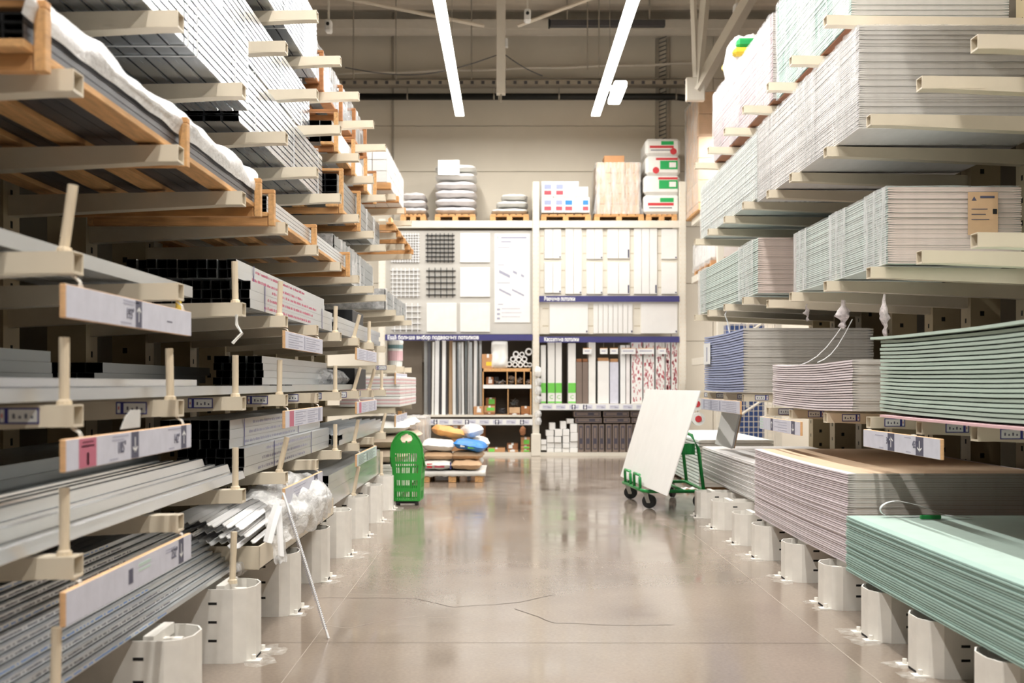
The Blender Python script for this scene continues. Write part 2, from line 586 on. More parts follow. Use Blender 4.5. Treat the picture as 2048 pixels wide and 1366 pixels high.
for i, (p, q) in enumerate((((560, -30), (968, 52)), ((1035, 52), (1200, -10)))):
    A, B = at(*p, 19.0), at(*q, 19.0)
    obj('roof_brace', MB().tube([(A[0], 19, A[1]), (B[0], 19, B[1])], 0.03, 6), 'deck',
        label=('thin diagonal roof brace beside the ' + ('first' if i == 0 else 'second') + ' strip light, under the deck'), cat='brace')

# black pipe with clips, ducts, trays along the back wall
pz = 6.72
pp = thing('black_pipe', 'thick black pipe running along the top of the back wall with pale clips', 'pipe', (0, 21.5, pz))
px_ = [(-4.5, 21.5, pz), (3.15, 21.5, pz), (3.35, 21.48, pz - 0.03), (3.5, 21.45, pz - 0.12), (3.56, 21.4, pz - 0.3), (3.56, 21.4, pz - 1.2)]
obj('pipe_run', MB().tube(px_, 0.062, 10), 'pipe', pp, smooth=True)
for x in (815, 988, 998, 1118, 1230, 1352):
    X = (x - VX) * 21.5 / F
    obj('clip', MB().tube([(X - 0.012, 21.5, pz), (X + 0.012, 21.5, pz)], 0.072, 10).box(X - 0.012, 21.49, pz + 0.06, X + 0.012, 21.51, pz + 0.17), 'tray', pp)
ct = thing('cable_tray', 'perforated steel cable tray along the back wall just above the black pipe', 'tray', (0, 21.45, 6.95))
obj('tray_bed', MB().prism([(21.3, 6.98), (21.3, 6.9), (21.58, 6.9), (21.58, 7.02), (21.57, 7.02), (21.57, 6.91), (21.31, 6.91), (21.31, 6.98)], 'x', -4.5, 3.6), 'tray', ct)
rung = None
for i in range(40):
    X = -4.3 + i * 0.2
    if rung is None:
        rung = obj('rung', MB().box(X, 21.295, 6.905, X + 0.06, 21.3, 6.965), 'dark_steel', ct)
    else:
        inst(rung, (X + 0.03, 21.2975, 6.905), ct)
cd = thing('white_conduit', 'thin pale conduit with bundled cables running above the cable tray', 'conduit', (0, 21.4, 7.1))
obj('conduit_run', MB().tube([(-4.5 + 0.4 * i, 21.4, 7.08 + 0.012 * math.sin(i * 1.7) + 0.012 * i) for i in range(21)], 0.022, 6), 'steelw', cd)
obj('conduit_run', MB().tube([(-4.5 + 0.4 * i, 21.38, 7.02 + 0.018 * math.sin(i * 1.1)) for i in range(21)], 0.014, 6), 'tray', cd)
for i, (x, y0, y1, Y, r) in enumerate(((707, 30, 158, 20.6, 0.012), (786, 0, 440, 21.6, 0.018), (792, 20, 160, 20.8, 0.01), (943, 20, 158, 20.6, 0.012),
                                       (1175, 0, 140, 20.6, 0.01), (1198, 15, 150, 20.6, 0.012))):
    A, B = at(x, y0, Y), at(x, y1, Y)
    obj('hanging_rod', MB().tube([(A[0], Y, 8.34), (A[0], Y, B[1])], r, 6), 'tray',
        label=f'thin dark rod hanging from the roof, {ordn(i + 1)} of six counted from the metal stud rack', cat='rod')
for i, (p, q, s) in enumerate((((690, 135), (1000, 108), 26), ((1008, 108), (1085, 152), 4))):
    A, B = at(*p, 20.29), at(*q, 20.29)
    obj('slack_cable', MB().tube([(A[0] + (B[0] - A[0]) * t / 12, 20.29, A[1] + (B[1] - A[1]) * t / 12 - s / 108 * math.sin(math.pi * t / 12)) for t in range(13)], 0.009, 5), 'dark_steel',
        label=('long slack cable sagging from the rack to the hanging strut' if i == 0 else 'short cable running down from the hanging strut to the conduit'), cat='cable')
for i, (x, y) in enumerate(((657, 53), (1055, 32), (1474, 20))):
    Y = 18.5
    X, Z = at(x, y, Y)
    cm = thing('security_camera', ('small white camera on the roof beside the ' + ('stud rack' if i == 0 else 'central strut' if i == 1 else 'white truss brace')), 'camera', (X, Y, Z - 0.1), 'roof cameras')
    obj('housing', MB().box(X - 0.055, Y - 0.08, Z - 0.1, X + 0.055, Y + 0.1, Z + 0.1), 'white', cm, bevel=0.025)
    obj('lens', MB().tube([(X, Y - 0.1, Z + 0.02), (X, Y - 0.07, Z + 0.02)], 0.028, 10), 'black', cm)
    obj('mount', MB().box(X - 0.015, Y, Z + 0.1, X + 0.015, Y + 0.03, 8.34), 'steelw', cm)
mast_x = (1326 - VX) * 21.55 / F
ms = thing('lattice_tray', 'vertical perforated steel tray climbing the back wall above the green and white bags', 'tray', (mast_x, 21.63, 4.3))
for dx in (-0.1, 0.1):
    obj('rail', MB().box(mast_x + dx - 0.03, 21.6, 4.3, mast_x + dx + 0.03, 21.665, 7.85), 'tray', ms)
rg = None
for i in range(44):
    z = 4.4 + 0.08 * i
    if rg is None:
        rg = obj('rung', MB().tube([(mast_x - 0.08, 21.63, z), (mast_x + 0.08, 21.63, z + 0.06)], 0.008, 4), 'dark_steel', ms)
    else:
        inst(rg, (mast_x, 21.63, z - 0.008), ms)

dk = thing('roof_duct', 'dark flat duct running under the ceiling behind the second strip light', 'duct', (1.9, 20.9, 8.0))
A, B = at(1100, 47, 20.9), at(1330, 47, 20.9)
obj('duct_run', MB().box(A[0], 20.85, A[1] - 0.06, B[0], 20.98, A[1] + 0.06), 'dark_steel', dk, bevel=0.01)
obj('hanger', MB().box(A[0] + 0.3, 20.9, A[1] + 0.06, A[0] + 0.33, 20.93, 8.36).box(B[0] - 0.3, 20.9, A[1] + 0.06, B[0] - 0.27, 20.93, 8.36), 'tray', dk)
obj('end_cap', MB().box(A[0] - 0.03, 20.84, A[1] - 0.07, A[0], 20.99, A[1] + 0.07), 'black', dk)

# strip lights over the aisle
for i, (lx, y0, y1, lz) in enumerate(LAMPS):
    lt = thing('strip_light', ('long glowing strip light hung above the aisle, nearer the ' + ('metal stud rack' if i == 0 else 'plasterboard rack')), 'light', (lx, y1, lz), 'strip lights over the aisle')
    obj('diffuser', MB().prism([(lx - 0.075, lz), (lx + 0.075, lz), (lx + 0.07, lz + 0.05), (lx - 0.07, lz + 0.05)], 'y', y0, y1), 'lamp', lt)
    obj('housing', MB().box(lx - 0.05, y0, lz + 0.05, lx + 0.05, y1 + 0.01, lz + 0.085), 'lampbody', lt)
    for yy in (3.0, 6.0, 10.0, 13.5, 17.2):
        obj('suspension_wire', MB().tube([(lx, yy, lz + 0.085), (lx, yy, 8.34)], 0.004, 4), 'tray', lt)
el = thing('emergency_light', 'short bright box lamp fixed beside the second strip light', 'light', (1.75, 18.3, 5.95))
obj('diffuser', MB().box(1.66, 17.75, 5.93, 1.86, 18.9, 6.03), 'lamp', el, bevel=0.02)
obj('bracket', MB().box(1.6, 18.2, 6.03, 1.78, 18.4, 6.07), 'lampbody', el)

# ================================================================== cantilever racks
YL = [3.38 + 1.06 * k for k in range(12)]
LZ = [0.79, 1.237, 1.69, 2.225, 2.745, 3.265, 3.79]
YR = [4.41, 5.15, 5.84, 6.66, 7.57, 8.50, 9.25]
YR2 = [10.22, 11.10, 12.0, 12.85]
RZ = [1.105, 1.98, 2.87, 3.74]
RZ2 = [1.205, 2.075, 2.93, 3.79]
XTL, XRL = -1.276, -2.40        # tip and root of the arms on the stud side
XTR, XRR = 2.11, 3.42           # and on the plasterboard side


def arm_mb(xt, xr):
    """hollow tapered arm, tip top at z=0, centred on y=0"""
    mb = MB()
    h0, h1, d, b = 0.062, 0.10, 0.02, 0.04
    A = [(xt, -b, -h0), (xt, b, -h0), (xt, b, 0), (xt, -b, 0)]
    B = [(xr, -b, -d - h1), (xr, b, -d - h1), (xr, b, -d), (xr, -b, -d)]
    t = 0.004
    a2 = [(xt, -b + t, -h0 + t), (xt, b - t, -h0 + t), (xt, b - t, -t), (xt, -b + t, -t)]
    xi = xt + (xr - xt) * 0.25
    c2 = [(xi, -b + t, -h0 - 0.01), (xi, b - t, -h0 - 0.01), (xi, b - t, -0.012), (xi, -b + t, -0.012)]
    vs = A + B + a2 + c2
    fs = []
    for i in range(4):
        j = (i + 1) % 4
        fs += [(i, j, 4 + j, 4 + i), (j, i, 8 + i, 8 + j), (8 + j, 8 + i, 12 + i, 12 + j)]
    fs += [(7, 6, 5, 4), (12, 13, 14, 15)]
    mb.add(vs, fs)
    mb.box(min(xt, xi), -b - 0.001, -h0 - 0.004, max(xt, xi) if xt < xi else xt, b + 0.001, -h0 + 0.001)
    return mb


def post_mb(front, back, sgn, hgt):
    """folded-steel foot: octagonal front, long body to the column; sgn is the direction towards the aisle; centred on y=0"""
    hw, fw, ch = 0.155, 0.055, 0.066
    o = [(back, -hw), (front - sgn * ch * 1.3, -hw), (front - sgn * ch * 0.45, -hw * 0.8), (front, -fw), (front, fw),
         (front - sgn * ch * 0.45, hw * 0.8), (front - sgn * ch * 1.3, hw), (back, hw)]
    mb = MB()
    n = len(o)
    t = 0.006
    cx = front - sgn * 0.3
    inn = [(p - sgn * t if abs(p - front) < 0.2 else p, q * (1 - t / 0.155)) for p, q in o]
    vs = [(p, q, 0.0) for p, q in o] + [(p, q, hgt) for p, q in o] + [(p, q, hgt) for p, q in inn] + [(p, q, hgt - 0.12) for p, q in inn]
    fs, ms = [], []
    for i in range(n):
        j = (i + 1) % n
        fs += [(i, j, n + j, n + i), (n + i, n + j, 2 * n + j, 2 * n + i), (2 * n + i, 2 * n + j, 3 * n + j, 3 * n + i)]
        ms += [0, 0, 0]
    fs.append(tuple(3 * n + i for i in range(n)))
    ms.append(0)
    mb.v = vs
    mb.f = fs
    mb.m = ms
    # stiffener blocks seen in the open top
    mb.box(*sorted((front - sgn * 0.13, front - sgn * 0.17))[:1], -0.13, hgt - 0.03, max(front - sgn * 0.13, front - sgn * 0.17), 0.13, hgt + 0.012)
    mb.box(min(front - sgn * 0.06, front - sgn * 0.13), -0.02, hgt - 0.1, max(front - sgn * 0.06, front - sgn * 0.13), 0.02, hgt - 0.02)
    # slots punched in the sides
    for k, z in enumerate((0.25, 0.5, 0.75)):
        zz = hgt * z + 0.02
        for yy in (-hw - 0.0008, hw - 0.0002):
            a, b = sorted((front - sgn * 0.16, front - sgn * 0.2))
            mb.box(a, yy, zz - 0.006, b, yy + 0.001, zz + 0.006, 1)
    # foot gap and lugs with bolts
    a, b = sorted((front + sgn * 0.0006, front - sgn * 0.02))
    mb.box(a, -0.05, 0.0, b, 0.05, 0.012, 1)
    for yy in (-0.1, 0.1):
        a, b = sorted((front + sgn * 0.035, front - sgn * 0.05))
        mb.box(a, yy - 0.03, 0, b, yy + 0.03, 0.008)
        mb.tube([(front, yy, 0.008), (front, yy, 0.03)], 0.011, 6)
    return mb


def column_mb(x0, x1, top):
    mb = MB().box(x0, -0.09, 0, x1, 0.09, top)
    for z in [0.3 + 0.15 * i for i in range(int((top - 0.4) / 0.15))]:
        for yy in (-0.0912, 0.0902):
            mb.box(x0 + 0.07, yy, z, x0 + 0.1, yy + 0.001, z + 0.035, 1)
    fx = x1 if x0 < 0 else x0 - 0.001
    for z in [0.4 + 0.15 * i for i in range(int((top - 0.5) / 0.15))]:
        mb.box(fx, -0.012, z, fx + 0.001, 0.012, z + 0.035, 1)
    return mb


def peg_mb(lean, tilt_y=0.0, h=0.2):
    return MB().tube([(0, 0, -0.005), (0, 0, 0.012), (0, 0, 0.016), (lean * h, tilt_y * h, h)], [0.024, 0.022, 0.0155, 0.0155], 10)


PROTO = {}


def proto_arm(side):
    key = 'arm' + side
    return PROTO.get(key)


def add_label(arm, side, y, z, off=0.0, wide=0.12):
    """blue framed shelf ticket stuck on the near face of an arm"""
    if side == 'L':
        x1 = XTL - 0.10 - off
        x0 = x1 - wide
        s = -1
    else:
        x0 = XTR + 0.08 + off
        x1 = x0 + wide
        s = 1
    yf = y - 0.0405
    mb = MB().box(x0, yf - 0.001, z - 0.056, x1, yf, z - 0.008, 0)
    e = 0.005
    mb.box(x0 + e, yf - 0.0016, z - 0.051, x1 - e, yf - 0.001, z - 0.013, 1)
    xs = x0 + 0.018 if side == 'L' else x1 - 0.018 - 0.012
    mb.box(xs, yf - 0.002, z - 0.054, xs + 0.012, yf - 0.0016, z - 0.010, 0)
    for q in (0.35, 0.5, 0.65, 0.8):
        xx = x0 + q * wide if side == 'L' else x0 + (q - 0.2) * wide
        mb.box(xx, yf - 0.002, z - 0.04, xx + 0.007, yf - 0.0016, z - 0.024 - 0.004 * (q * 10 % 3), 2)
    xd = x0 + 0.009 if side == 'L' else x1 - 0.014
    mb.box(xd, yf - 0.002, z - 0.038, xd + 0.004, yf - 0.0016, z - 0.026, 3)
    return obj('price_ticket', mb, ['blue', 'paper_w', 'ink', 'red'], arm, label='blue framed price ticket')


LEFT_PEGS = {  # (level index or -1 for the feet, k): lean, tilt
    (2, 0): (0.13, 0), (2, 2): (-0.02, 0), (2, 3): (0.03, 0), (2, 5): (0.02, 0), (2, 6): (0.24, 0), (2, 7): (0, 0.0),
    (1, 0): (0.0, 0), (1, 1): (-0.02, 0), (1, 2): (0, 0), (1, 3): (0.01, 0), (1, 5): (0, 0), (1, 6): (0.26, 0), (1, 7): (0.26, 0), (1, 8): (0, 0),
    (0, 0): (0, 0), (0, 2): (0, 0), (0, 3): (0.22, 0), (0, 5): (0, 0), (0, 6): (0.18, 0), (0, 8): (0.2, 0),
    (-1, 0): (0.02, 0), (-1, 2): (0.03, 0), (-1, 6): (0.18, 0), (-1, 8): (0, 0)}


def rack(side, name, label, ys, zs, k0, top, posts=True, hp=0.345):
    L = side == 'L'
    xc = -2.5 if L else 3.5
    rk = thing(name, label, 'rack', (xc, ys[0], 0), 'cantilever racks')
    for i, y in enumerate(ys):
        k = k0 + i
        if 'col' + side not in PROTO:
            mb = column_mb(-2.62, -2.40, 4.55) if L else column_mb(3.42, 3.64, 4.75)
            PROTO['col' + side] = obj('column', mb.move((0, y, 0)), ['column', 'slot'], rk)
        else:
            p = PROTO['col' + side]
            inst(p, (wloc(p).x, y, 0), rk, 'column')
        if posts and y < 11.5 or (posts and L):
            yp = y - 0.07 if L else y - 0.0
            if 'post' + side not in PROTO:
                mb = post_mb(-1.19, -2.42, 1, 0.345) if L else post_mb(1.83, 3.43, -1, 0.25)
                PROTO['post' + side] = obj('base_post', mb.move((0, yp, 0)), ['post', 'slot'], rk)
                po = PROTO['post' + side]
            else:
                p = PROTO['post' + side]
                po = inst(p, (wloc(p).x, yp, 0), rk, 'base_post')
            if L and (-1, k) in LEFT_PEGS:
                ln = LEFT_PEGS[(-1, k)]
                obj('peg', peg_mb(ln[0], ln[1], 0.24).move((-1.31, yp - 0.02, hp + 0.01)), 'peg', po, smooth=False)
        for li, z in enumerate(zs):
            if 'arm' + side not in PROTO:
                PROTO['arm' + side] = obj('arm', arm_mb(XTL if L else XTR, XRL if L else XRR).move((0, y, z)), 'arm', rk)
                ao = PROTO['arm' + side]
                PROTO['armz' + side] = wloc(ao).z - z
            else:
                p = PROTO['arm' + side]
                ao = inst(p, (wloc(p).x, y, z + PROTO['armz' + side]), rk, 'arm')
            if L and k0 == 0 and (li, k) in LEFT_PEGS:
                ln = LEFT_PEGS[(li, k)]
                obj('peg', peg_mb(ln[0], ln[1]).move((-1.318, y, z)), 'peg', ao)
            if (li == (1 if L else 0)):
                add_label(ao, side, y, z, off=0.02 * (k % 3))
    # ties between the columns
    for z in (0.5, 2.0, 3.6):
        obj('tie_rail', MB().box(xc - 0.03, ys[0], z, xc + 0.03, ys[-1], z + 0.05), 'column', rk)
    return rk


rack('L', 'cantilever_rack', 'long cream cantilever rack stacked with metal studs, wooden crates and profiles', YL[:9], LZ, 0, 4.5)
rack('L', 'cantilever_rack', 'short cream cantilever rack at the far end behind the stud rack, with sacks and cartons', YL[9:], [1.03, 1.51, 2.135, 3.01, 3.45], 9, 4.5, posts=False)
rack('R', 'cantilever_rack', 'cream cantilever rack holding green and lilac plasterboard nearest the camera', YR, RZ, 0, 4.7)
rack('R', 'cantilever_rack', 'cream cantilever rack with the blue plasterboard stack, beyond the nearer board rack', YR2, RZ2, 7, 4.7)

M['dust'] = film_mat('white_floor_dust', 0.0, 0.75, (1, 1, 1), 22.0, (232, 226, 216), bump=0.0)


def dust(x, y, r, seed):
    n = 18
    vs = [(x, y, 0.0016)]
    for k in range(n):
        a = 2 * math.pi * k / n
        q = r * (0.55 + 0.75 * abs(nz(math.cos(a) * 2 + seed, math.sin(a) * 2, seed)))
        vs.append((x + q * math.cos(a), y + 1.3 * q * math.sin(a), 0.0016))
    obj('dust_patch', MB().add(vs, [(0, 1 + k, 1 + (k + 1) % n) for k in range(n)]), 'dust', fl)


for i, y in enumerate(YL[:9]):
    for d in (-0.1, 0.1):
        dust(-1.165, y - 0.07 + d, 0.06 + 0.03 * (i % 3), i * 3.7 + d)
for i, y in enumerate(YR + YR2[:2]):
    for d in (-0.1, 0.1):
        dust(1.80, y + d, 0.06 + 0.03 * (i % 3), i * 2.9 + d + 50)

# ================================================================== plasterboard
def sheet_mb(x0, x1, y0, y1, z, t, sag, segs=10):
    e, c = 0.05, t * 0.15
    poly = [(x0 + e, 0), (x1 - e, 0), (x1, c), (x1, t - c), (x1 - e, t), (x0 + e, t), (x0, t - c), (x0, c)]
    yc, hl = (y0 + y1) / 2, (y1 - y0) / 2

    def warp(v):
        u = (v[1] - yc) / hl
        return (v[0], v[1], v[2] + z + sag * (u * u - 0.33) + 0.07 * abs(sag) * math.sin(u * 7))
    mb = MB().prism(poly, 'y', y0, y1, 0, 1, segs, warp)
    n = len(poly)
    for k in range(segs):
        for i in (0, 4):
            mb.m[k * n + i] = 2
    return mb


def sheets(n, x0, x1, y0, y1, z0, z1, edge, core, face, sag, namef, parent=None, jit=0.004, cat=None, group=None, lab=None):
    """n boards lying on one another; loose boards are things, boards of a wrapped pack are parts of it"""
    z0 += 0.6 * abs(sag)
    t = (z1 - z0) / n
    first = None
    out = []
    for i in range(n):
        dx, dy = RND.uniform(-jit, jit), RND.uniform(-jit, jit) * 1.5
        if first is None:
            first = obj(namef, sheet_mb(x0, x1, y0, y1, z0, t * 0.955, sag), [edge, core, face], parent)
            base = wloc(first)
            o = first
        else:
            o = inst(first, (base.x + dx, base.y + dy, base.z + i * t), parent, namef)
        if lab:
            if i == n - 1:
                l = 'topmost ' + lab
            elif i == 0:
                l = 'bottom ' + lab
            else:
                l = ordn(i + 1) + ' up ' + lab
            props(o, l, cat, group)
        out.append(o)
    return out


def loose(n, x0, x1, y0, y1, z0, z1, edge, core, face, sag, lab, group):
    return sheets(n, x0, x1, y0, y1, z0, z1, edge, core, face, sag, 'plasterboard_sheet', None, 0.004, 'board', group, lab)


s1 = loose(25, 1.866, 3.06, 3.80, 6.28, 0.262, 0.5685, 'edge_teal', 'gyp', 'face_green', 0.004,
           'green sheet in the low floor stack nearest the camera', 'green boards of the low floor stack')
s2 = loose(40, 1.93, 3.12, 6.46, 8.90, 0.262, 0.784, 'edge_lilac', 'gyp', 'tan', 0.008,
           'lilac white sheet in the tall floor stack behind the green one', 'lilac boards of the tall floor stack')
s3 = loose(26, 2.16, 3.35, 9.5, 12.65, 0.262, 0.60, 'edge_white', 'gyp', 'edge_white', 0.004,
           'white sheet in the farthest long floor stack by the green trolley', 'white boards of the far floor stack')
s4 = loose(20, 2.10, 3.30, 3.90, 6.42, 1.128, 1.558, 'edge_green', 'gyp', 'edge_green', 0.012,
           'green sheet in the shelf stack above the grey price board', 'green boards of the shelf stack')
s4[-1].location += Vector((-0.012, 0.13, 0.004))
s5 = loose(20, 2.11, 3.30, 6.97, 9.07, 1.112, 1.44, 'edge_lilac', 'gyp', 'edge_white', 0.014,
           'white lilac sheet in the shelf stack between green and blue stacks', 'lilac boards of the shelf stack')
s6 = loose(24, 2.10, 3.26, 10.15, 12.16, 1.212, 1.79, 'edge_blue', 'gyp', 'edge_white', 0.010,
           'blue edged sheet in the shelf stack at the far end', 'blue boards of the shelf stack')
ps = sheet_mb(2.085, 3.28, 3.9, 6.38, 1.107, 0.018, 0.004)
obj('foam_sheet', ps, ['pinkish', 'pinkish', 'pinkish'], label='pink sheet laid under the green shelf stack of plasterboard', cat='sheet')


def shell(x0, x1, y0, y1, z0, z1, amp, top=True, near=True, ys=40, zs=14, seed=0.0, skirt=0.0):
    """crinkled film round a pack: aisle face, both ends and top"""
    mb = MB()
    d = 0.008

    def side(u, v):
        y = y0 - d + (y1 - y0 + 2 * d) * u
        z = z0 - skirt * (0.5 + 0.5 * nz(u * 9 + seed, 3)) + (z1 + d - z0) * v if v == 0 else z0 + (z1 + d - z0) * v
        return (x0 - d + amp * nz(y * 9 + seed, z * 1.5), y, z + (amp * nz(y * 6, seed) if v == 1 else 0))
    mb.grid(side, ys, zs)
    if top:
        mb.grid(lambda u, v: (x0 - d + (x1 - x0) * v, y0 - d + (y1 - y0 + 2 * d) * u, z1 + d + amp * nz(u * 12, v * 5, seed)), 16, 6)
    nn = len(mb.f)
    if near:
        mb.grid(lambda u, v: (x0 - d + (x1 - x0) * u, y0 - d - 0.4 * amp * abs(nz(u * 6, v * 3, seed)), z0 + (z1 + d - z0) * v), 10, 6)
        for k in range(nn, len(mb.f)):
            mb.m[k] = 1
    mb.grid(lambda u, v: (x0 - d + (x1 - x0) * u, y1 + d, z0 + (z1 + d - z0) * v), 6, 4)
    return mb


def pack(n, x0, x1, y0, y1, z0, z1, edge, core, lab, film='film', amp=0.012, near=True, base=True, sag=0.003, seed=0.0, bands=(), bm='film_band'):
    p = thing('wrapped_board_pack', lab, 'pack', ((x0 + x1) / 2, y0, z0), 'film wrapped packs of plasterboard')
    zb = z0
    if base:
        obj('base_sheet', MB().box(x0 + 0.01, y0 + 0.01, z0, x1, y1 - 0.01, z0 + 0.012), 'brown_panel', p, bevel=0.002)
        zb = z0 + 0.013
    sheets(n, x0, x1, y0, y1, zb, z1, edge, core, edge, sag, 'sheet', p, 0.003)
    if film:
        obj('film', shell(x0, x1, y0, y1, z0, z1, amp, near=near, seed=seed), [film, 'film_end'], p, smooth=True)
    for i, (a, b) in enumerate(bands):
        mb = shell(x0 - 0.008, x1, a, b, z0, z1, amp * 1.2, near=False, ys=10, zs=16, seed=seed + 5 + i)
        obj('film_band', mb, [bm, 'film_end'], p, smooth=True)
    return p


P7 = pack(33, 2.19, 2.96, 6.56, 8.65, 1.988, 2.43, 'edge_mint', 'gyp_pink', 'film wrapped green board pack on the second shelf with a yellowed document on its end',
          'clear', 0.006, near=True, base=False, seed=1.0, bands=((6.55, 6.95), (7.35, 7.7), (8.3, 8.66)), bm='film_mid')
P8 = pack(26, 2.19, 3.38, 9.97, 13.0, 2.083, 2.575, 'edge_mint', 'gyp_pink', 'mint green board pack with cut face bare on the second shelf, farther along',
          None, base=False, sag=0.008, seed=2.0, bands=((10.1, 10.75), (12.5, 13.0)), bm='film_mid')
P9 = pack(46, 2.175, 3.38, 7.05, 9.88, 2.876, 3.515, 'edge_white', 'gyp', 'large grey white board pack in shiny film on the third shelf', 'film', 0.014, base=False, seed=3.0,
          bands=((7.06, 7.5), (8.0, 8.5), (9.4, 9.88)))
P10 = pack(36, 2.2, 3.38, 10.05, 12.98, 2.936, 3.52, 'edge_pale', 'gyp', 'pale board pack in milky film on the third shelf beyond the large grey pack', 'film', 0.012, base=False, seed=4.0)
P11 = pack(46, 2.33, 3.40, 7.72, 9.85, 3.748, 4.57, 'edge_teal', 'gyp', 'pale green board pack in crinkled film on the top shelf', 'film', 0.012, seed=5.0, bands=((7.72, 8.1), (8.6, 9.1)))
P12 = pack(46, 2.34, 3.40, 10.05, 12.95, 3.80, 4.57, 'edge_rose', 'gyp', 'pinkish board pack in crinkled film at the far end of the top shelf', 'film', 0.014, seed=6.0,
           bands=((10.1, 10.6), (11.4, 11.9), (12.4, 12.95)))
P13 = pack(24, 2.3, 3.40, 3.95, 6.55, 3.748, 4.4, 'edge_white', 'gyp', 'board pack on the top shelf above the near end, mostly out of view', None, base=True, seed=7.0)

# document stuck on the end of the green pack
X0, Z0 = at(1936, 470, 6.53)
X1, Z1 = at(1996, 384, 6.53)
obj('document', MB().box(X0, 6.53, Z0, X1, 6.532, Z1, 0).box(X1 - 0.03, 6.5285, Z0 + 0.12, X1 - 0.006, 6.53, Z0 + 0.15, 1)
    .box(X0 + 0.07, 6.5285, Z1 - 0.035, X1 - 0.02, 6.53, Z1 - 0.022, 2).box(X0 + 0.02, 6.5285, Z1 - 0.1, X1 - 0.06, 6.53, Z1 - 0.096, 2)
    .box(X0 + 0.02, 6.5285, Z1 - 0.13, X1 - 0.07, 6.53, Z1 - 0.126, 2).box(X0 + 0.02, 6.5285, Z1 - 0.16, X1 - 0.05, 6.53, Z1 - 0.156, 2)
    .add([(X0 + 0.02, 6.529, Z1 - 0.05), (X0 + 0.05, 6.529, Z1 - 0.05), (X0 + 0.035, 6.529, Z1 - 0.025)], [(0, 1, 2)], 2), ['bag_kraft', 'black', 'ink'], P7, label='yellowed paper document')


# crumpled film ends hanging under the second shelf
def tuft(x, y, ztop, h, wd, lab, seed):
    mb = MB()
    prof = [(0.0, 0.25), (0.2, 0.35), (0.4, 0.9), (0.55, 1.0), (0.7, 0.45), (0.78, 0.3), (0.9, 0.6), (1.0, 0.15)]

    def fn(u, v):
        k = min(int(v * 7), 6)
        t = v * 7 - k
        r = prof[k][1] * (1 - t) + prof[k + 1][1] * t
        zz = prof[k][0] * (1 - t) + prof[k + 1][0] * t
        a = u * 2 * math.pi
        rr = wd * r * (0.6 + 0.5 * nz(math.cos(a) * 2 + seed, math.sin(a) * 2, v * 6))
        return (x + rr * math.cos(a) + 0.02 * nz(seed, v * 4), y + rr * math.sin(a), ztop - h * zz)
    mb.grid(fn, 14, 21)
    t_ = obj('film_tuft', mb, 'film_tuft', smooth=True, label=lab, cat='plastic film')
    return t_


for (px, py, h, wd, lab, s) in ((1614, 608, 0.13, 0.03, 'small crumpled film end dangling under the second shelf, nearest the blue stack', 1.0),
                                (1686, 600, 0.19, 0.075, 'wide crumpled film wad dangling under the second shelf above the lilac stack', 2.0),
                                (1769, 588, 0.26, 0.042, 'long twisted film end dangling over the green shelf stack', 3.0)):
    X, Z = at(px, py, 6.66 if px > 1700 else 7.57 if px > 1650 else 8.5)
    tuft(X, 6.66 if px > 1700 else 7.57 if px > 1650 else 8.5, min(Z, 1.93), h, wd, lab, s)
A = at(1690, 640, 7.6)
for i, (q, d) in enumerate(((1599, 730), (1633, 724))):
    B = at(q, d, 8.0 + 0.3 * (1 - i))
    obj('packing_strap', MB().tube([(A[0] + 0.03 * i + (B[0] - A[0] - 0.03 * i) * t, 7.57 - 0.03 * i + (0.43 + 0.3 * (1 - i)) * t, A[1] + (B[1] - A[1]) * t - 0.06 * math.sin(t * 3.1)) for t in (0, .2, .4, .6, .8, 1)], 0.0035, 5), 'strap',
        label=('longer' if i == 0 else 'shorter') + ' loose white strap hanging onto the lilac shelf stack', cat='strap')
X, Z = at(1450, 622, 11.2)
obj('loose_strap', MB().tube([(X, 11.1, 2.02), (X - 0.02, 11.1, 1.97), (X + 0.01, 11.12, 1.9), (X + 0.02, 11.12, 1.83), (X + 0.03, 11.13, 1.80)], 0.006, 5), 'strap', label='short curled strap end hanging over the blue stack', cat='strap')
# green strap with buckle on the low green stack
zt = 0.572
gs = thing('lashing_strap', 'loop of grey strap with a green buckle tab on the low green stack', 'strap', (2.15, 6.15, zt))
pts = []
for k in range(15):
    t = k / 14
    a = math.pi * (0.5 + 1.0 * t)
    pts.append((2.11 + 0.09 * math.cos(a) * (1 if t < 0.5 else 1), 6.15 + 0.05 * t, zt + 0.047 + 0.047 * math.sin(a)))
pts = [(2.5, 6.12, zt + 0.006), (2.35, 6.13, zt + 0.02), (2.22, 6.15, zt + 0.07)] + pts + [(2.3, 6.21, zt + 0.004)]
mbs = MB()
for i, p in enumerate(pts):
    mbs.v += [(p[0], p[1] - 0.014, p[2]), (p[0], p[1] + 0.014, p[2])]
    if i:
        mbs.f.append((2 * i - 2, 2 * i - 1, 2 * i + 1, 2 * i))
        mbs.m.append(0)
obj('webbing', mbs, 'strap', gs, smooth=True, solid=0.0015)
obj('buckle_tab', MB().box(2.21, 6.09, zt + 0.001, 2.32, 6.11, zt + 0.022), 'green_steel', gs, bevel=0.003)
# tag on the blue stack
X0, Z0 = at(1408, 712, 12.15)
X1, Z1 = at(1419, 674, 12.15)
tg = obj('tag_card', MB().box(2.085, 11.75, 1.5, 2.089, 12.12, 1.72, 0).box(2.0845, 11.9, 1.53, 2.085, 11.97, 1.68, 1), ['paper_w', 'ink_f'], label='white paper tag hung on the corner of the blue stack', cat='tag')


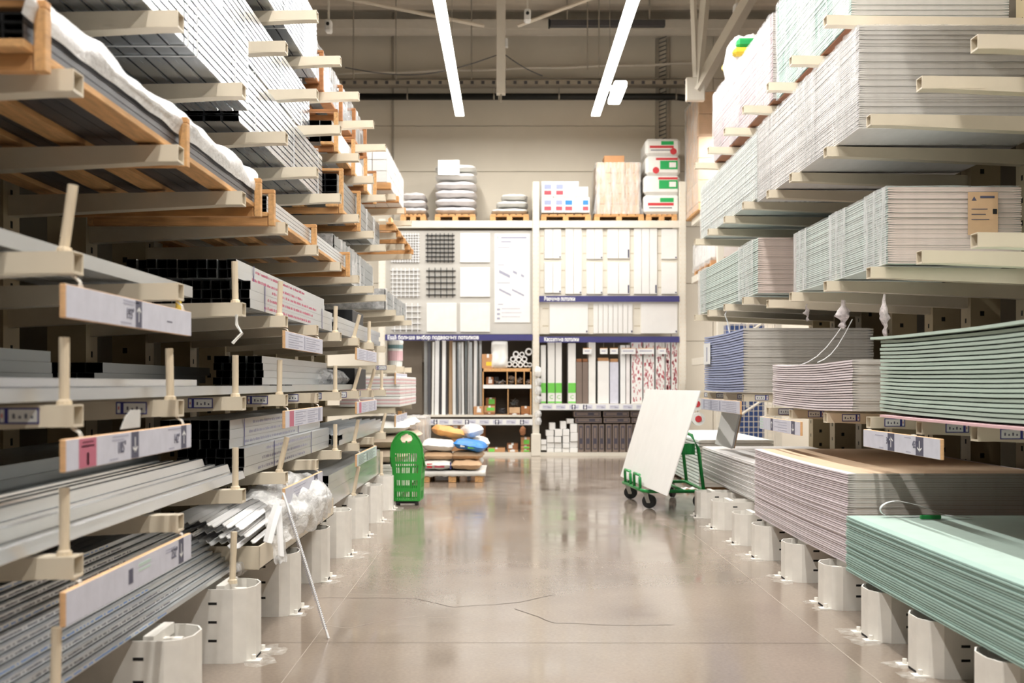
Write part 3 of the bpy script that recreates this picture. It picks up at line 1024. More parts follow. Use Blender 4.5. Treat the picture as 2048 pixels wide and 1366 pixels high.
# ================================================================== hanging price boards
def price_board(side, ya, yb, ztop, zhgt, x, lab, marks, arm_z, string_y):
    """painted wooden board hung from the arms on strings; runs along the rack"""
    s = -1 if side == 'L' else 1
    fs = 1 if side == 'L' else -1         # direction of the printed face
    p = thing('price_board', lab, 'sign', (x, ya, ztop - zhgt), 'price boards hung under the racks')
    th = 0.016
    xa, xb = (x - th, x) if fs > 0 else (x, x + th)
    obj('board', MB().box(xa, ya, ztop - zhgt, xb, yb, ztop), 'ply', p, bevel=0.002)
    xf = x + fs * 0.001

    def patch(name, u0, u1, v0, v1, m, lift=0.0012, par=p):
        y0 = ya + (yb - ya) * u0
        y1 = ya + (yb - ya) * u1
        a, b = sorted((x + fs * lift, x + fs * (lift - 0.0008)))
        return obj(name, MB().box(a, y0, ztop - zhgt * v1, b, y1, ztop - zhgt * v0), m, par)
    sheet = patch('paper_face', 0.006, 0.998, 0.02, 0.985, 'paper')
    rz = math.radians(90) if fs > 0 else math.radians(-90)
    for mk in marks:
        kind = mk[0]
        if kind == 'p':                       # printed block
            patch('print_block', mk[1], mk[2], mk[3], mk[4], mk[5], 0.0018, sheet)
        elif kind == 'a':                     # arrow block
            a, b, up = mk[1], mk[2], mk[3]
            blk = patch('arrow_block', a, b, 0.03, 0.97, 'ink', 0.0018, sheet)
            yc = ya + (yb - ya) * (a + b) / 2
            wv = (yb - ya) * (b - a) * 0.3
            zc = ztop - zhgt * 0.5
            d = 1 if up else -1
            tip, ba = zc + d * zhgt * 0.28, zc - d * zhgt * 0.28
            xx = x + fs * 0.0024
            mb = MB().box(min(xx, xx - fs * .0004), yc - wv * 0.12, min(tip, ba), max(xx, xx - fs * .0004), yc + wv * 0.12, max(tip, ba))
            for q in (-1, 1):
                mb.add([(xx, yc, tip), (xx, yc, tip - d * 0.012), (xx, yc + q * wv, tip - d * zhgt * 0.24), (xx, yc + q * wv, tip - d * zhgt * 0.17)], [(0, 1, 2, 3)])
            obj('arrow', mb, 'lettering', sheet)
        elif kind == 't':                     # price figures
            u, v, tx, sz = mk[1:5]
            yy = ya + (yb - ya) * u
            text(tx, sz, mk[5] if len(mk) > 5 else 'ink', (x + fs * 0.0024, yy, ztop - zhgt * v), (math.radians(90), 0, rz), sheet, sx=0.8)
    for yy in string_y:
        for dd in (-0.012, 0.014):
            obj('string', MB().tube([(x - fs * 0.004, yy + dd, ztop - 0.008), (x - fs * 0.01, yy + dd * 0.5, (ztop + arm_z) / 2), (x - s * -0.0 + s * 0.03, yy + dd * 1.2, arm_z)], 0.0028, 5), 'string', p)
    return p


def lines(u0, u1, v0, v1, n, m='ink_f'):
    out = []
    for i in range(n):
        v = v0 + (v1 - v0) * i / max(1, n - 1)
        out.append(('p', u0, u1 - (u1 - u0) * 0.3 * (i % 2), v, v + 0.045, m))
    return out


ARMB = 0.07
# marks: fractions along the board from its near end (stud side) / top
price_board('L', 3.24, 4.53, 1.585, 0.097, -1.262, 'price board under the upper stud shelf nearest the camera, arrow pointing up',
            lines(0.38, 0.50, 0.1, 0.2, 2) + [('t', 0.40, 0.72, '193°', 0.052), ('a', 0.475, 0.525, True)] + lines(0.36, 0.44, 0.85, 0.9, 1) + lines(0.75, 0.8, 0.55, 0.6, 1, 'ink'), 1.69 - ARMB, (3.38, 4.44))
price_board('L', 3.24, 4.53, 1.14, 0.094, -1.262, 'price board with a pink block under the ticketed stud shelf nearest the camera',
            [('p', 0.08, 0.19, 0.04, 0.97, 'pink'), ('p', 0.10, 0.17, 0.14, 0.18, 'ink_f'), ('p', 0.095, 0.175, 0.26, 0.32, 'lettering'), ('p', 0.128, 0.142, 0.5, 0.9, 'lettering')] +
            lines(0.3, 0.42, 0.1, 0.22, 2) + [('t', 0.335, 0.7, '185°', 0.054), ('a', 0.44, 0.50, False)] + lines(0.28, 0.34, 0.86, 0.9, 1) +
            [('t', 0.815, 0.7, '142°', 0.05), ('a', 0.89, 0.945, True)] + lines(0.76, 0.9, 0.1, 0.14, 1) + lines(0.77, 0.82, 0.86, 0.9, 1), 1.237 - ARMB, (3.38, 4.44))
price_board('L', 3.24, 4.53, 0.705, 0.10, -1.262, 'plain lilac price board above the floor level stud heap nearest the camera',
            [('t', 0.79, 0.62, '232°', 0.052), ('a', 0.865, 0.915, False), ('p', 0.42, 0.455, 0.25, 0.75, 'ink'), ('p', 0.50, 0.60, 0.2, 0.32, 'mint'), ('p', 0.50, 0.60, 0.4, 0.48, 'mint')] + lines(0.74, 0.83, 0.2, 0.3, 2), 0.79 - ARMB, (3.38, 4.44))
mk = lines(0.08, 0.42, 0.15, 0.85, 6) + lines(0.52, 0.9, 0.15, 0.85, 6) + [('p', 0.46, 0.49, 0.1, 0.9, 'ink_f')]
mk2 = [('p', 0.1, 0.2, 0.05, 0.95, 'pink')] + lines(0.24, 0.5, 0.15, 0.85, 6) + lines(0.56, 0.84, 0.15, 0.85, 6) + [('p', 0.86, 0.93, 0.1, 0.9, 'ink_f')]
mk3 = lines(0.2, 0.5, 0.2, 0.8, 4) + [('a', 0.74, 0.84, True)]
for z, zz, i, m_ in ((1.60, 1.69, 0, mk), (1.145, 1.237, 1, mk2), (0.705, 0.79, 2, mk3)):
    price_board('L', 6.44, 7.74, z, 0.10, -1.262, ('upper', 'pink marked middle', 'lower')[i] + ' price board in the middle of the stud rack, by the white strips'
                , m_, zz - ARMB, (6.56, 7.62))
for z, zz, i, m_ in ((1.60, 1.69, 0, mk), (1.145, 1.237, 1, mk2), (0.705, 0.79, 2, [('p', 0.03, 0.97, 0.05, 0.95, 'mint')] + mk)):
    price_board('L', 9.5, 10.92, z, 0.10, -1.262, ('upper lilac', 'pink marked middle', 'lower mint') [i] + ' price board toward the far end of the stud rack', m_, zz - ARMB, (9.74, 10.8))
price_board('L', 12.8, 14.2, 1.42, 0.13, -1.262, 'small far price board beside the sack pile and carton stack', mk, 1.51 - ARMB, (12.94, 14.0))
price_board('L', 12.8, 14.2, 0.94, 0.13, -1.262, 'lowest far price board hung just above the beige sacks', mk, 1.03 - ARMB, (12.94, 14.0))
price_board('R', 5.42, 6.60, 1.035, 0.10, 2.062, 'grey white price board hung under the green shelf stack',
            [('t', 0.66, 0.62, '306°', 0.052), ('a', 0.55, 0.64, True), ('t', 0.32, 0.62, '455°', 0.052), ('a', 0.19, 0.28, False)] + lines(0.34, 0.42, 0.12, 0.2, 1) + lines(0.34, 0.4, 0.85, 0.88, 1)
            + lines(0.7, 0.82, 0.2, 0.24, 1) + lines(0.7, 0.76, 0.86, 0.9, 1), 1.105 - ARMB, (5.84, 6.56))
price_board('R', 8.02, 9.32, 1.03, 0.10, 2.062, 'small price board with mint stripes hung under the lilac shelf stack',
            [('p', 0.9, 0.99, 0.1, 0.22, 'mint'), ('p', 0.9, 0.99, 0.32, 0.44, 'mint'), ('p', 0.9, 0.99, 0.54, 0.66, 'mint'), ('p', 0.9, 0.99, 0.76, 0.88, 'mint'), ('a', 0.64, 0.70, True), ('a', 0.12, 0.2, False)]
            + lines(0.3, 0.6, 0.2, 0.8, 4), 1.105 - ARMB, (8.5, 9.25))
price_board('R', 9.95, 11.95, 1.145, 0.115, 2.03, 'long price board hung under the blue edged stack', mk + [('p', 0.9, 0.93, 0.1, 0.9, 'ink_f'), ('p', 0.7, 0.72, 0.1, 0.9, 'ink_f')], 1.205 - ARMB, (10.22, 11.1))

# ================================================================== metal studs, profiles and crates on the stud side
def stud_mb(w, h, L, t=0.002):
    return MB().hollow(-w / 2, 0, 0, w / 2, L, h, t, 0, 1)  # dark second slot paints the shade of the hollow, inside and rims


def track_mb(w, h, L, t=0.002):
    """U channel lying on its web, flanges up"""
    return MB().prism([(-w / 2, 0), (w / 2, 0), (w / 2, h), (w / 2 - t, h), (w / 2 - t, t), (-w / 2 + t, t), (-w / 2 + t, h), (-w / 2, h)], 'y', 0, L)


def hat_mb(w, h, L, t=0.002):
    """ribbed profile with two ridges, bright edges"""
    a = w / 6
    top = [(-w / 2, 0), (-w / 2 + a * 0.6, h), (-w / 2 + 2 * a, h), (-w / 2 + 2.5 * a, h * 0.25), (w / 2 - 2.5 * a, h * 0.25), (w / 2 - 2 * a, h), (w / 2 - a * 0.6, h), (w / 2, 0)]
    bot = [(x * 0.985, z - t) for x, z in reversed(top)]
    return MB().prism(top + bot, 'y', 0, L)


def pile(lab, group, cells, mb, mats, L, name='metal_profile', dy=0.03, dx=0.002, prn=None):
    """cells: (X, Y0, Z, row, col); every profile is a thing of its own"""
    first = None
    prints = []
    for (x, y, z, r, c) in cells:
        yy = y + RND.uniform(-dy, dy)
        xx = x + RND.uniform(-dx, dx)
        if first is None:
            m2 = MB()
            m2.v = [(v[0] + xx, v[1] + yy, v[2] + z) for v in mb.v]
            m2.f, m2.m = mb.f, mb.m
            first = obj(name, m2, mats)
            o = first
            b0 = wloc(o) - Vector((xx, yy, z))
        else:
            o = inst(first, (xx + b0.x, yy + b0.y, z + b0.z), None, name)
        if prn and c == 0:
            prints.append((o, xx, yy, z))
        props(o, f'{lab}, row {ordn(r + 1)} up, {ordn(c + 1)} in', 'profile', group)
    if prn:
        print_on(prints, prn[0], prn[1], L, prn[2], prn[3])


PRN = {}


def print_on(prints, w, h, L, m, key):
    """rows of tiny unreadable print on the aisle face of the front profiles"""
    for k, (o, x, y, z) in enumerate(prints):
        rr = random.Random(k * 7 + int(h * 1000))
        mb = MB()
        t = 0.35 + 0.1 * (k % 3)
        yy = y + t
        while yy < y + min(L - 0.3, t + 1.5):
            a = rr.uniform(0.004, 0.016)
            mb.box(x + w / 2, yy, z + h * 0.32, x + w / 2 + 0.0006, yy + a, z + h * rr.uniform(0.55, 0.68))
            yy += a + rr.choice((0.003, 0.004, 0.004, 0.02))
        obj('print_marks', mb, m if k % 4 else (key or m), o, kind='stuff')


def block(x0, y0, z0, rows, cols, w, h, shift=0.0, ystep=0.0):
    """grid of cells, column 0 on the aisle side at x0 (front face), going away from the aisle"""
    return [(x0 - w / 2 - c * (w + 0.0015) + (shift if r < 2 else 0), y0 + ystep * r, z0 + r * (h + 0.0012), r, c) for r in range(rows) for c in range(cols)]


G = ['galv', 'black']
# --- floor level heap nearest the camera: sloping rows of U channels
cells = []
for r in range(13):
    for c in range(5 if r < 10 else 4):
        cells.append((-1.405 - 0.022 * r - 0.062 * c, 2.70 + 0.03 * c + (r * 37 % 7) * 0.025, 0.368 + 0.0215 * r, r, c))
pile('channel of the floor level heap under the plain lilac board', 'channels of the nearest floor level heap', cells, stud_mb(0.055, 0.017, 2.95, 0.0015), ['galv', 'black'], 2.95, dy=0.05, prn=(0.055, 0.017, 'ink', 'sky'))
# taller narrow studs behind them
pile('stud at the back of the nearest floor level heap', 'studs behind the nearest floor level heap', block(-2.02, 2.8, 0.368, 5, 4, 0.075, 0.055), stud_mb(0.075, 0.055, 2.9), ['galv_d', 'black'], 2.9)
# --- lower shelf nearest the camera: bright ribbed profiles in front, printed studs behind
cells = [(-1.44, 2.9, 0.806, 0, 0), (-1.565, 2.95, 0.806, 0, 1), (-1.50, 2.75, 0.846, 1, 0), (-1.625, 2.7, 0.846, 1, 1), (-1.58, 2.6, 0.886, 2, 0), (-1.70, 2.55, 0.886, 2, 1)]
pile('bright ribbed profile on the lower shelf nearest the camera', 'bright ribbed profiles', cells, hat_mb(0.12, 0.036, 3.1), ['galv_b'], 3.1, dy=0.05)
cells = block(-1.78, 2.8, 0.806, 4, 6, 0.075, 0.05)
pile('printed stud behind the bright ribbed profiles', 'studs behind the bright ribbed profiles', cells, stud_mb(0.075, 0.05, 2.95), ['galv_d', 'black'], 2.95)
# --- lower shelf, middle: stack with black hollow ends, blue marker lines
cells = block(-1.42, 6.12, 0.798, 3, 7, 0.05, 0.05, 0.0)
cells += [(x, y - 0.1, z, r + 3, c) for (x, y, z, r, c) in block(-1.475, 6.12, 0.798 + 3 * 0.0515, 3, 7, 0.05, 0.05)]
pile('stud of the lower shelf stack with black ends', 'studs of the lower shelf stack', cells, stud_mb(0.05, 0.05, 2.9), G, 2.9, dy=0.025, prn=(0.05, 0.05, 'ink_f', None))
# --- lower shelf, far: loose rails
cells = block(-1.36, 9.25, 0.80, 3, 6, 0.07, 0.04)
pile('rail at the far end of the lower shelf', 'rails at the far end of the lower shelf', cells, track_mb(0.068, 0.04, 3.0), ['galv'], 3.0, dy=0.12)
# --- floor level far: clear coated channels on the feet
cells = block(-1.335, 8.5, 0.37, 4, 4, 0.08, 0.06)
pile('shiny channel at floor level behind the white plastic strips', 'shiny channels at floor level', cells, stud_mb(0.08, 0.06, 3.4), ['galv_b', 'dark_steel'], 3.4, dy=0.1)
# --- ticket shelf nearest: flat tracks, three staggered on top
cells = [(-1.42, 2.4, 1.247, 0, 0), (-1.525, 2.4, 1.247, 0, 1), (-1.63, 2.4, 1.247, 0, 2), (-1.735, 2.4, 1.247, 0, 3)]
pile('grey track on the ticketed shelf nearest the camera', 'tracks on the ticketed shelf', cells, track_mb(0.1, 0.04, 4.9), ['galv'], 4.9)
cells = [(-1.46, 2.2, 1.289, 1, 0), (-1.54, 1.95, 1.289, 1, 1), (-1.62, 1.7, 1.289, 1, 2), (-1.70, 1.5, 1.289, 1, 3)]
pile('bright loose track on the ticketed shelf, ends staggered', 'bright staggered tracks', cells, track_mb(0.07, 0.028, 3.0), ['galv_b'], 3.0)
cells = block(-1.9, 2.2, 1.25, 4, 4, 0.08, 0.045)
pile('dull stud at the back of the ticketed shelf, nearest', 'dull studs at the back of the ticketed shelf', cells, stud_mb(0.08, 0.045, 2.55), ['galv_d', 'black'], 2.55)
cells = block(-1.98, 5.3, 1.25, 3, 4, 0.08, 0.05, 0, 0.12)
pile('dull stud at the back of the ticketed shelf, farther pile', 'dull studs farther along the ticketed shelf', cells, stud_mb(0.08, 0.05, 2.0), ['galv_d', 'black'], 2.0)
# --- ticket shelf, middle: big black ended block
cells = block(-1.42, 7.55, 1.247, 1, 3, 0.05, 0.045)
pile('cut stud lying before the black ended ticket shelf stack', 'short studs on the ticketed shelf', cells, stud_mb(0.05, 0.045, 3.0), G, 3.0, name='short_profile', dy=0.2)
cells = block(-1.575, 7.3, 1.247, 5, 6, 0.05, 0.045)
pile('stud of the ticketed shelf stack with black ends', 'studs of the ticketed shelf stack', cells, stud_mb(0.05, 0.045, 2.6), G, 2.6, dy=0.04)
# --- sign shelf nearest: one wide track overhanging
cells = [(-1.52, 1.2, 1.70, 0, 0), (-1.63, 1.2, 1.70, 0, 1), (-1.74, 1.2, 1.70, 0, 2), (-1.85, 1.2, 1.70, 0, 3)]
pile('wide track lying on the peg shelf nearest the camera', 'wide tracks on the peg shelf', cells, track_mb(0.1, 0.05, 4.1), ['galv'], 4.1)
# --- sign shelf middle: tall black ended block with printed sides
cells = block(-1.36, 6.0, 1.70, 3, 12, 0.05, 0.047)
cells += [(x, y - 0.12, z, r + 3, c) for (x, y, z, r, c) in block(-1.40, 6.0, 1.70 + 3 * 0.0485, 2, 11, 0.05, 0.047)]
pile('stud of the peg shelf stack with black ends', 'studs of the peg shelf stack', cells, stud_mb(0.05, 0.047, 2.8), G, 2.8, dy=0.02, prn=(0.05, 0.047, 'pink', None))
cells = block(-1.36, 9.1, 1.70, 3, 4, 0.06, 0.045)
pile('rail on the far part of the peg shelf', 'rails on the far part of the peg shelf', cells, track_mb(0.06, 0.045, 3.0), ['galv'], 3.0, dy=0.15)


# blue marker strokes on the stacks' aisle faces
def strokes(lst):
    for i, (x, y, z0, z1) in enumerate(lst):
        yield obj('marker_stroke', MB().box(x, y, z0, x + 0.0008, y + 0.012, z1), 'blue')


for i, o in enumerate(strokes([(-1.4175, 6.9, 0.80, 0.955), (-1.4725, 6.35, 0.955, 1.105), (-1.4175, 8.2, 0.80, 0.955), (-1.4725, 8.0, 0.955, 1.105),
                               (-1.3975, 6.25, 1.845, 1.945), (-1.3575, 6.35, 1.70, 1.845), (-1.3575, 8.3, 1.70, 1.845)])):
    props(o, ('blue marker line across the black ended stud stack, ' + ['lower shelf lower half near', 'lower shelf upper half near', 'lower shelf lower half far', 'lower shelf upper half far',
              'peg shelf top rows', 'peg shelf bottom rows near', 'peg shelf bottom rows far'][i]), 'marker line', 'blue marker lines')


# --- strapped stud packs on the upper shelves
def stud_pack(lab, x0, y0, y1, z0, z1, cols, rows, w, mats, straps, holes=False):
    h = (z1 - z0) / rows
    p = thing('stud_pack', lab, 'pack', (x0 - cols * w / 2, y0, z0), 'strapped stud packs')
    mb = stud_mb(w - 0.009, h - 0.009, y1 - y0, 0.002)
    if holes:
        for yy in (0.35, 0.42):
            mb.tube([(0, yy, -0.0006), (0, yy, 0.0)], 0.014, 10, 1)
    first = None
    for r in range(rows):
        for c in range(cols):
            if 1 < r < rows - 1 and 2 < c < cols - 1 and not holes:
                continue          # hidden heart of the pack
            x = x0 - w / 2 - c * w
            z = z0 + r * h
            dy = RND.uniform(-0.004, 0.004)
            if first is None:
                m2 = MB()
                m2.v = [(v[0] + x, v[1] + y0, v[2] + z) for v in mb.v]
                m2.f, m2.m = mb.f, mb.m
                first = obj('stud', m2, mats, p)
                b0 = wloc(first) - Vector((x, y0, z))
            else:
                inst(first, Vector((x, y0 + dy, z)) + b0, p, 'stud')
    xb = x0 - cols * w
    for yy in straps:
        e = 0.004
        loop = [(x0 + e, z0 - e), (x0 + e, z1 + e), (xb - e, z1 + e), (xb - e, z0 - e), (x0 + e, z0 - e)]
        obj('strap', MB().tube([(a, yy, b) for a, b in loop], 0.004, 4), 'strap', p)
    return p


GP = ['galv_p', 'black']
stud_pack('strapped stud pack on the third highest shelf, nearest the camera above the film covered crate', -1.383, 3.05, 6.08, 2.757, 3.13, 11, 10, 0.08, GP, (3.6, 3.75, 4.9, 5.05, 5.75))
stud_pack('strapped pack with black hollow ends and punched holes, behind the nearest upper pack', -1.49, 6.32, 9.15, 2.757, 3.13, 9, 9, 0.10, GP, (6.7, 7.9, 8.9), holes=True)
stud_pack('strapped stud pack on the second highest shelf', -1.60, 6.2, 9.2, 3.277, 3.65, 9, 10, 0.08, GP, (6.9, 8.0, 8.8))
stud_pack('strapped stud pack on the highest shelf in view', -1.56, 6.25, 9.3, 3.802, 4.30, 9, 13, 0.08, GP, (6.8, 8.0, 8.7))
stud_pack('unseen strapped stud pack added for shade, high over the nearest shelf pack', -1.50, 3.0, 6.0, 3.277, 3.64, 8, 6, 0.10, GP, (4.0, 5.0))  # out of frame, added to shade the shelves below
stud_pack('unseen topmost strapped stud pack added for shade over the nearest bays', -1.50, 3.0, 6.0, 3.802, 4.2, 8, 6, 0.10, GP, (4.0, 5.0))  # second unseen pack, added above for the same shading


# --- long timber crates
def crate(lab, x0, x1, y0, y1, z0, frames, load, mats, wood=('wood', 'wood_x'), hh=0.13, film=False):
    p = thing('timber_crate', lab, 'crate', ((x0 + x1) / 2, y0, z0), 'long timber crates')
    for xx in (x0 - 0.05, (x0 + x1) / 2 + 0.12, (x0 + x1) / 2 - 0.12, x1 + 0.05):
        obj('rail', MB().box(xx - 0.05, y0, z0, xx + 0.05, y1, z0 + 0.024), wood[0], p, bevel=0.002)
    for i, yy in enumerate(frames):
        a = 0.042
        obj('bearer', MB().box(x1, yy, z0 - 0.05, x0 - 0.002, yy + a, z0 - 0.001), wood[1], p, bevel=0.002)
        obj('end_post', MB().box(x0 + 0.002, yy, z0 - 0.05, x0 + 0.036, yy + a, z0 + hh - 0.001), wood[0], p, bevel=0.002)
        obj('end_post', MB().box(x1 - 0.036, yy, z0 - 0.05, x1 - 0.002, yy + a, z0 + hh), wood[0], p, bevel=0.002)
        obj('top_bar', MB().box(x1, yy, z0 + hh, x0 + 0.036, yy + a, z0 + hh + 0.022), wood[1], p, bevel=0.002)
    if load:
        n, rows, w, h = load
        mb = stud_mb(w - 0.003, h - 0.003, y1 - y0 - 0.04, 0.0015)
        first = None
        for r in range(rows):
            for c in range(n):
                x = x0 - 0.008 - w / 2 - c * w
                z = z0 + 0.025 + r * h
                if first is None:
                    m2 = MB()
                    m2.v = [(v[0] + x, v[1] + y0 + 0.02, v[2] + z) for v in mb.v]
                    m2.f, m2.m = mb.f, mb.m
                    first = obj('profile', m2, mats, p)
                    b0 = wloc(first) - Vector((x, y0 + 0.02, z))
                else:
                    inst(first, Vector((x, y0 + 0.02 + RND.uniform(-0.006, 0.006), z)) + b0, p, 'profile')
    if film:
        sec = [(x0 + 0.002, z0 + 0.085), (x0 + 0.012, z0 + 0.13), (x0 - 0.005, z0 + 0.18), (x0 - 0.06, z0 + 0.215), (x0 - 0.3, z0 + 0.235), (x1 + 0.2, z0 + 0.23), (x1 + 0.02, z0 + 0.15)]
        mb = MB()

        def fn(u, v):
            k = min(int(v * 6), 5)
            t = v * 6 - k
            a, b = sec[k], sec[k + 1]
            y = y0 - 0.02 + (y1 - y0 + 0.06) * u
            s = 0.5 * nz(y * 2.3, v * 2) + 0.5 * nz(y * 6, v * 4, 3)
            up = (0.6 if k else 0.2)
            return (a[0] + (b[0] - a[0]) * t + 0.035 * nz(y * 3.1, v * 3, 9) * up, y, a[1] + (b[1] - a[1]) * t + 0.075 * s * up)
        mb.grid(fn, 90, 18)
        obj('film_cover', mb, 'film_white', p, smooth=True, label='milky plastic film cover')
    return p


crate('timber crate of dark ribbed profiles under a milky film cover, nearest the camera', -1.345, -2.32, 3.16, 6.10, 2.235, (3.22, 4.64, 6.02), (15, 3, 0.06, 0.026), ['dark_steel', 'black'], film=True)
crate('timber crate of bare grey profiles, next along the shelf from the film covered crate', -1.345, -2.32, 6.36, 9.45, 2.235, (6.37, 7.76, 9.40), (12, 4, 0.075, 0.024), ['galv', 'black'])
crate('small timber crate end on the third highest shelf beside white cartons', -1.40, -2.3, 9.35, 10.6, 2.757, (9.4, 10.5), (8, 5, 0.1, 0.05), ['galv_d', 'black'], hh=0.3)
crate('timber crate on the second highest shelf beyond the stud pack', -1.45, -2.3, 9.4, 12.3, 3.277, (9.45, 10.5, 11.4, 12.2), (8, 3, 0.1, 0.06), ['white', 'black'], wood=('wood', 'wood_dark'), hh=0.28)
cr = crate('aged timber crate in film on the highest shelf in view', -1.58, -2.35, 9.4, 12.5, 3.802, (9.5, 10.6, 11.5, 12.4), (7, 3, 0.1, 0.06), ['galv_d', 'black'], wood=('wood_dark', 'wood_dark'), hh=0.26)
obj('film', shell(-1.58, -2.35, 9.38, 12.52, 3.81, 4.14, 0.02, seed=12), ['film_mid', 'film_end'], cr, smooth=True)


def profile_pack(lab, x0, x1, y0, y1, z0, z1, film, seed, n=8, rows=4, m='galv_d'):
    p = thing('film_wrapped_bundle', lab, 'bundle', ((x0 + x1) / 2, y0, z0), 'film wrapped profile bundles')
    w = (x0 - x1) / n
    h = (z1 - z0) / rows
    for r in range(rows):
        for c in range(n):
            if 0 < r < rows - 1 and 1 < c < n - 1:
                continue
            obj('profile', MB().hollow(x0 - (c + 1) * w + 0.003, y0 + 0.02 + RND.uniform(0, 0.02), z0 + r * h, x0 - c * w - 0.003, y1 - 0.02, z0 + (r + 1) * h - 0.004, 0.003, 0, 1), [m, 'black'], p)
    f = obj('film', shell(x0, x1, y0, y1, z0 - 0.002, z1, 0.025, seed=seed, ys=50), ['film_heavy', 'film_heavy'], p, smooth=True)
    return p


profile_pack('film wrapped bundle beyond the second crate, with its near end showing', -1.47, -2.3, 9.62, 12.4, 2.237, 2.56, 'film_mid', 21)
profile_pack('film wrapped bundle above, on the third highest shelf far along', -1.42, -2.3, 10.7, 12.6, 2.757, 3.05, 'film_mid', 22)
profile_pack('loose film covered bundle on the far rack, lowest of its wrapped bundles', -1.38, -2.3, 12.8, 15.4, 2.142, 2.36, 'film_mid', 23, 6, 3)

# --- far rack: white cartons, wood scraps, sacks, cartons, bucket
def carton(name, lab, x0, y0, z0, x1, y1, z1, m='kraft', tape='paper_w', cat='carton', group=None, lid=True, tag=None, parts=True):
    p = thing(name, lab, cat, ((x0 + x1) / 2, y0, z0), group)
    obj('body', MB().box(x0, y0, z0, x1, y1, z1), m, p, bevel=min(0.006, (z1 - z0) * 0.08))
    if lid:
        xm = (x0 + x1) / 2
        obj('tape', MB().box(xm - 0.02, y0 - 0.001, z1 - (z1 - z0) * 0.25, xm + 0.02, y0 + 0.002, z1 + 0.001).box(xm - 0.02, y0, z1 - 0.001, xm + 0.02, y1, z1 + 0.001), tape, p)
    if tag:
        (u0, v0, u1, v1, mm) = tag
        obj('label_sticker', MB().box(x0 + (x1 - x0) * u0, y0 - 0.002, z0 + (z1 - z0) * v0, x0 + (x1 - x0) * u1, y0 + 0.001, z0 + (z1 - z0) * v1), mm, p)
    return p


def pallet(lab, x0, x1, y0, y1, z0, h=0.144, cat='pallet', m='wood_x'):
    p = thing('wooden_pallet', lab, cat, ((x0 + x1) / 2, y0, z0), 'wooden pallets')
    k = (x1 - x0) / 3
    for bx in (x0 + 0.05, (x0 + x1) / 2, x1 - 0.05):
        for by in (y0 + 0.07, (y0 + y1) / 2, y1 - 0.07):
            obj('block', MB().box(bx - 0.05, by - 0.07, z0 + 0.001, bx + 0.05, by + 0.07, z0 + h - 0.044), 'wood', p, bevel=0.003)
    for by in (y0 + 0.05, (y0 + y1) / 2, y1 - 0.05):
        obj('stringer_board', MB().box(x0, by - 0.05, z0 + h - 0.044, x1, by + 0.05, z0 + h - 0.022), m, p, bevel=0.002)
    n = 6
    wv = (x1 - x0) / n
    for i in range(n):
        obj('deck_board', MB().box(x0 + i * wv + 0.008, y0, z0 + h - 0.022, x0 + (i + 1) * wv - 0.008, y1, z0 + h), 'wood', p, bevel=0.002)
    return p


wc = thing('wrapped_carton_pack', 'block of white cartons on timber at the far top of the stud rack', 'pack', (-1.75, 12.55, 3.46))
for r in range(3):
    for c in range(5):
        for d in range(3):
            obj('carton', MB().box(-1.335 - (c + 1) * 0.17 + 0.003, 12.6 + d * 0.66, 3.53 + r * 0.125, -1.335 - c * 0.17 - 0.003, 12.6 + d * 0.66 + 0.655, 3.53 + (r + 1) * 0.125 - 0.004), 'white', wc, bevel=0.004)
for yy in (12.6, 13.5, 14.4):
    obj('timber', MB().box(-2.2, yy, 3.457, -1.30, yy + 0.1, 3.528), 'wood_x', wc, bevel=0.003)
obj('film', shell(-1.33, -2.19, 12.58, 14.6, 3.5, 3.91, 0.012, seed=31), ['film', 'film_end'], wc, smooth=True)
cw = thing('broken_crate', 'broken timber crate with white film bag high on the far end rack', 'crate', (-1.75, 12.7, 3.02))
for i, yy in enumerate((12.75, 13.3, 13.95, 14.6, 15.1)):
    obj('bearer', MB().box(-2.3, yy, 3.017, -1.26, yy + 0.07, 3.08), 'wood_x', cw, bevel=0.002)
    obj('slat', MB().tube([(-1.3, yy, 3.05), (-1.33, yy + 0.12, 3.16 - 0.02 * i)], 0.028, 4), 'wood', cw)
for xx in (-1.32, -1.8, -2.25):
    obj('rail', MB().box(xx - 0.04, 12.7, 3.08, xx + 0.04, 15.2, 3.10), 'wood', cw, bevel=0.002)


def pillow(name, x, y, z, w, d, h, m, lab, cat='bag', group=None, rz=0.0, ry=0.0, seed=0.0, parent=None, n=14, extra=None, rough=0.05):
    """stuffed bag lying flat; base centre at x, y, z"""
    mb = MB()
    for sgn in (1, -1):
        def fn(u, v):
            a, b = 2 * u - 1, 2 * v - 1
            e = max(0.0, (1 - abs(a) ** 5)) ** 0.5 * max(0.0, (1 - abs(b) ** 5)) ** 0.5
            hh = h * 0.5 * e * (1 + 0.25 * nz(a * 2 + seed, b * 2, sgn))
            px = w / 2 * a * (1 - 0.04 * b * b) + rough * w * 0.3 * nz(b * 3 + seed, a)
            py = d / 2 * b * (1 - 0.04 * a * a) + rough * d * 0.3 * nz(a * 3 + seed, b, 5)
            return (px, py, h * 0.5 + sgn * hh + 0.06 * h * nz(a * 4 + seed, b * 4, 8))
        mb.grid(fn, n, n)
    zmin = min(v[2] for v in mb.v)
    mb.move((0, 0, -zmin))
    if ry:
        mb.rot(ry, 'Y', (0, 0, h / 2))
    mb.rot(rz, 'Z')
    mb.move((x, y, z))
    o = obj(name, mb, m, parent, smooth=True, label=lab, cat=cat, group=group)
    return o


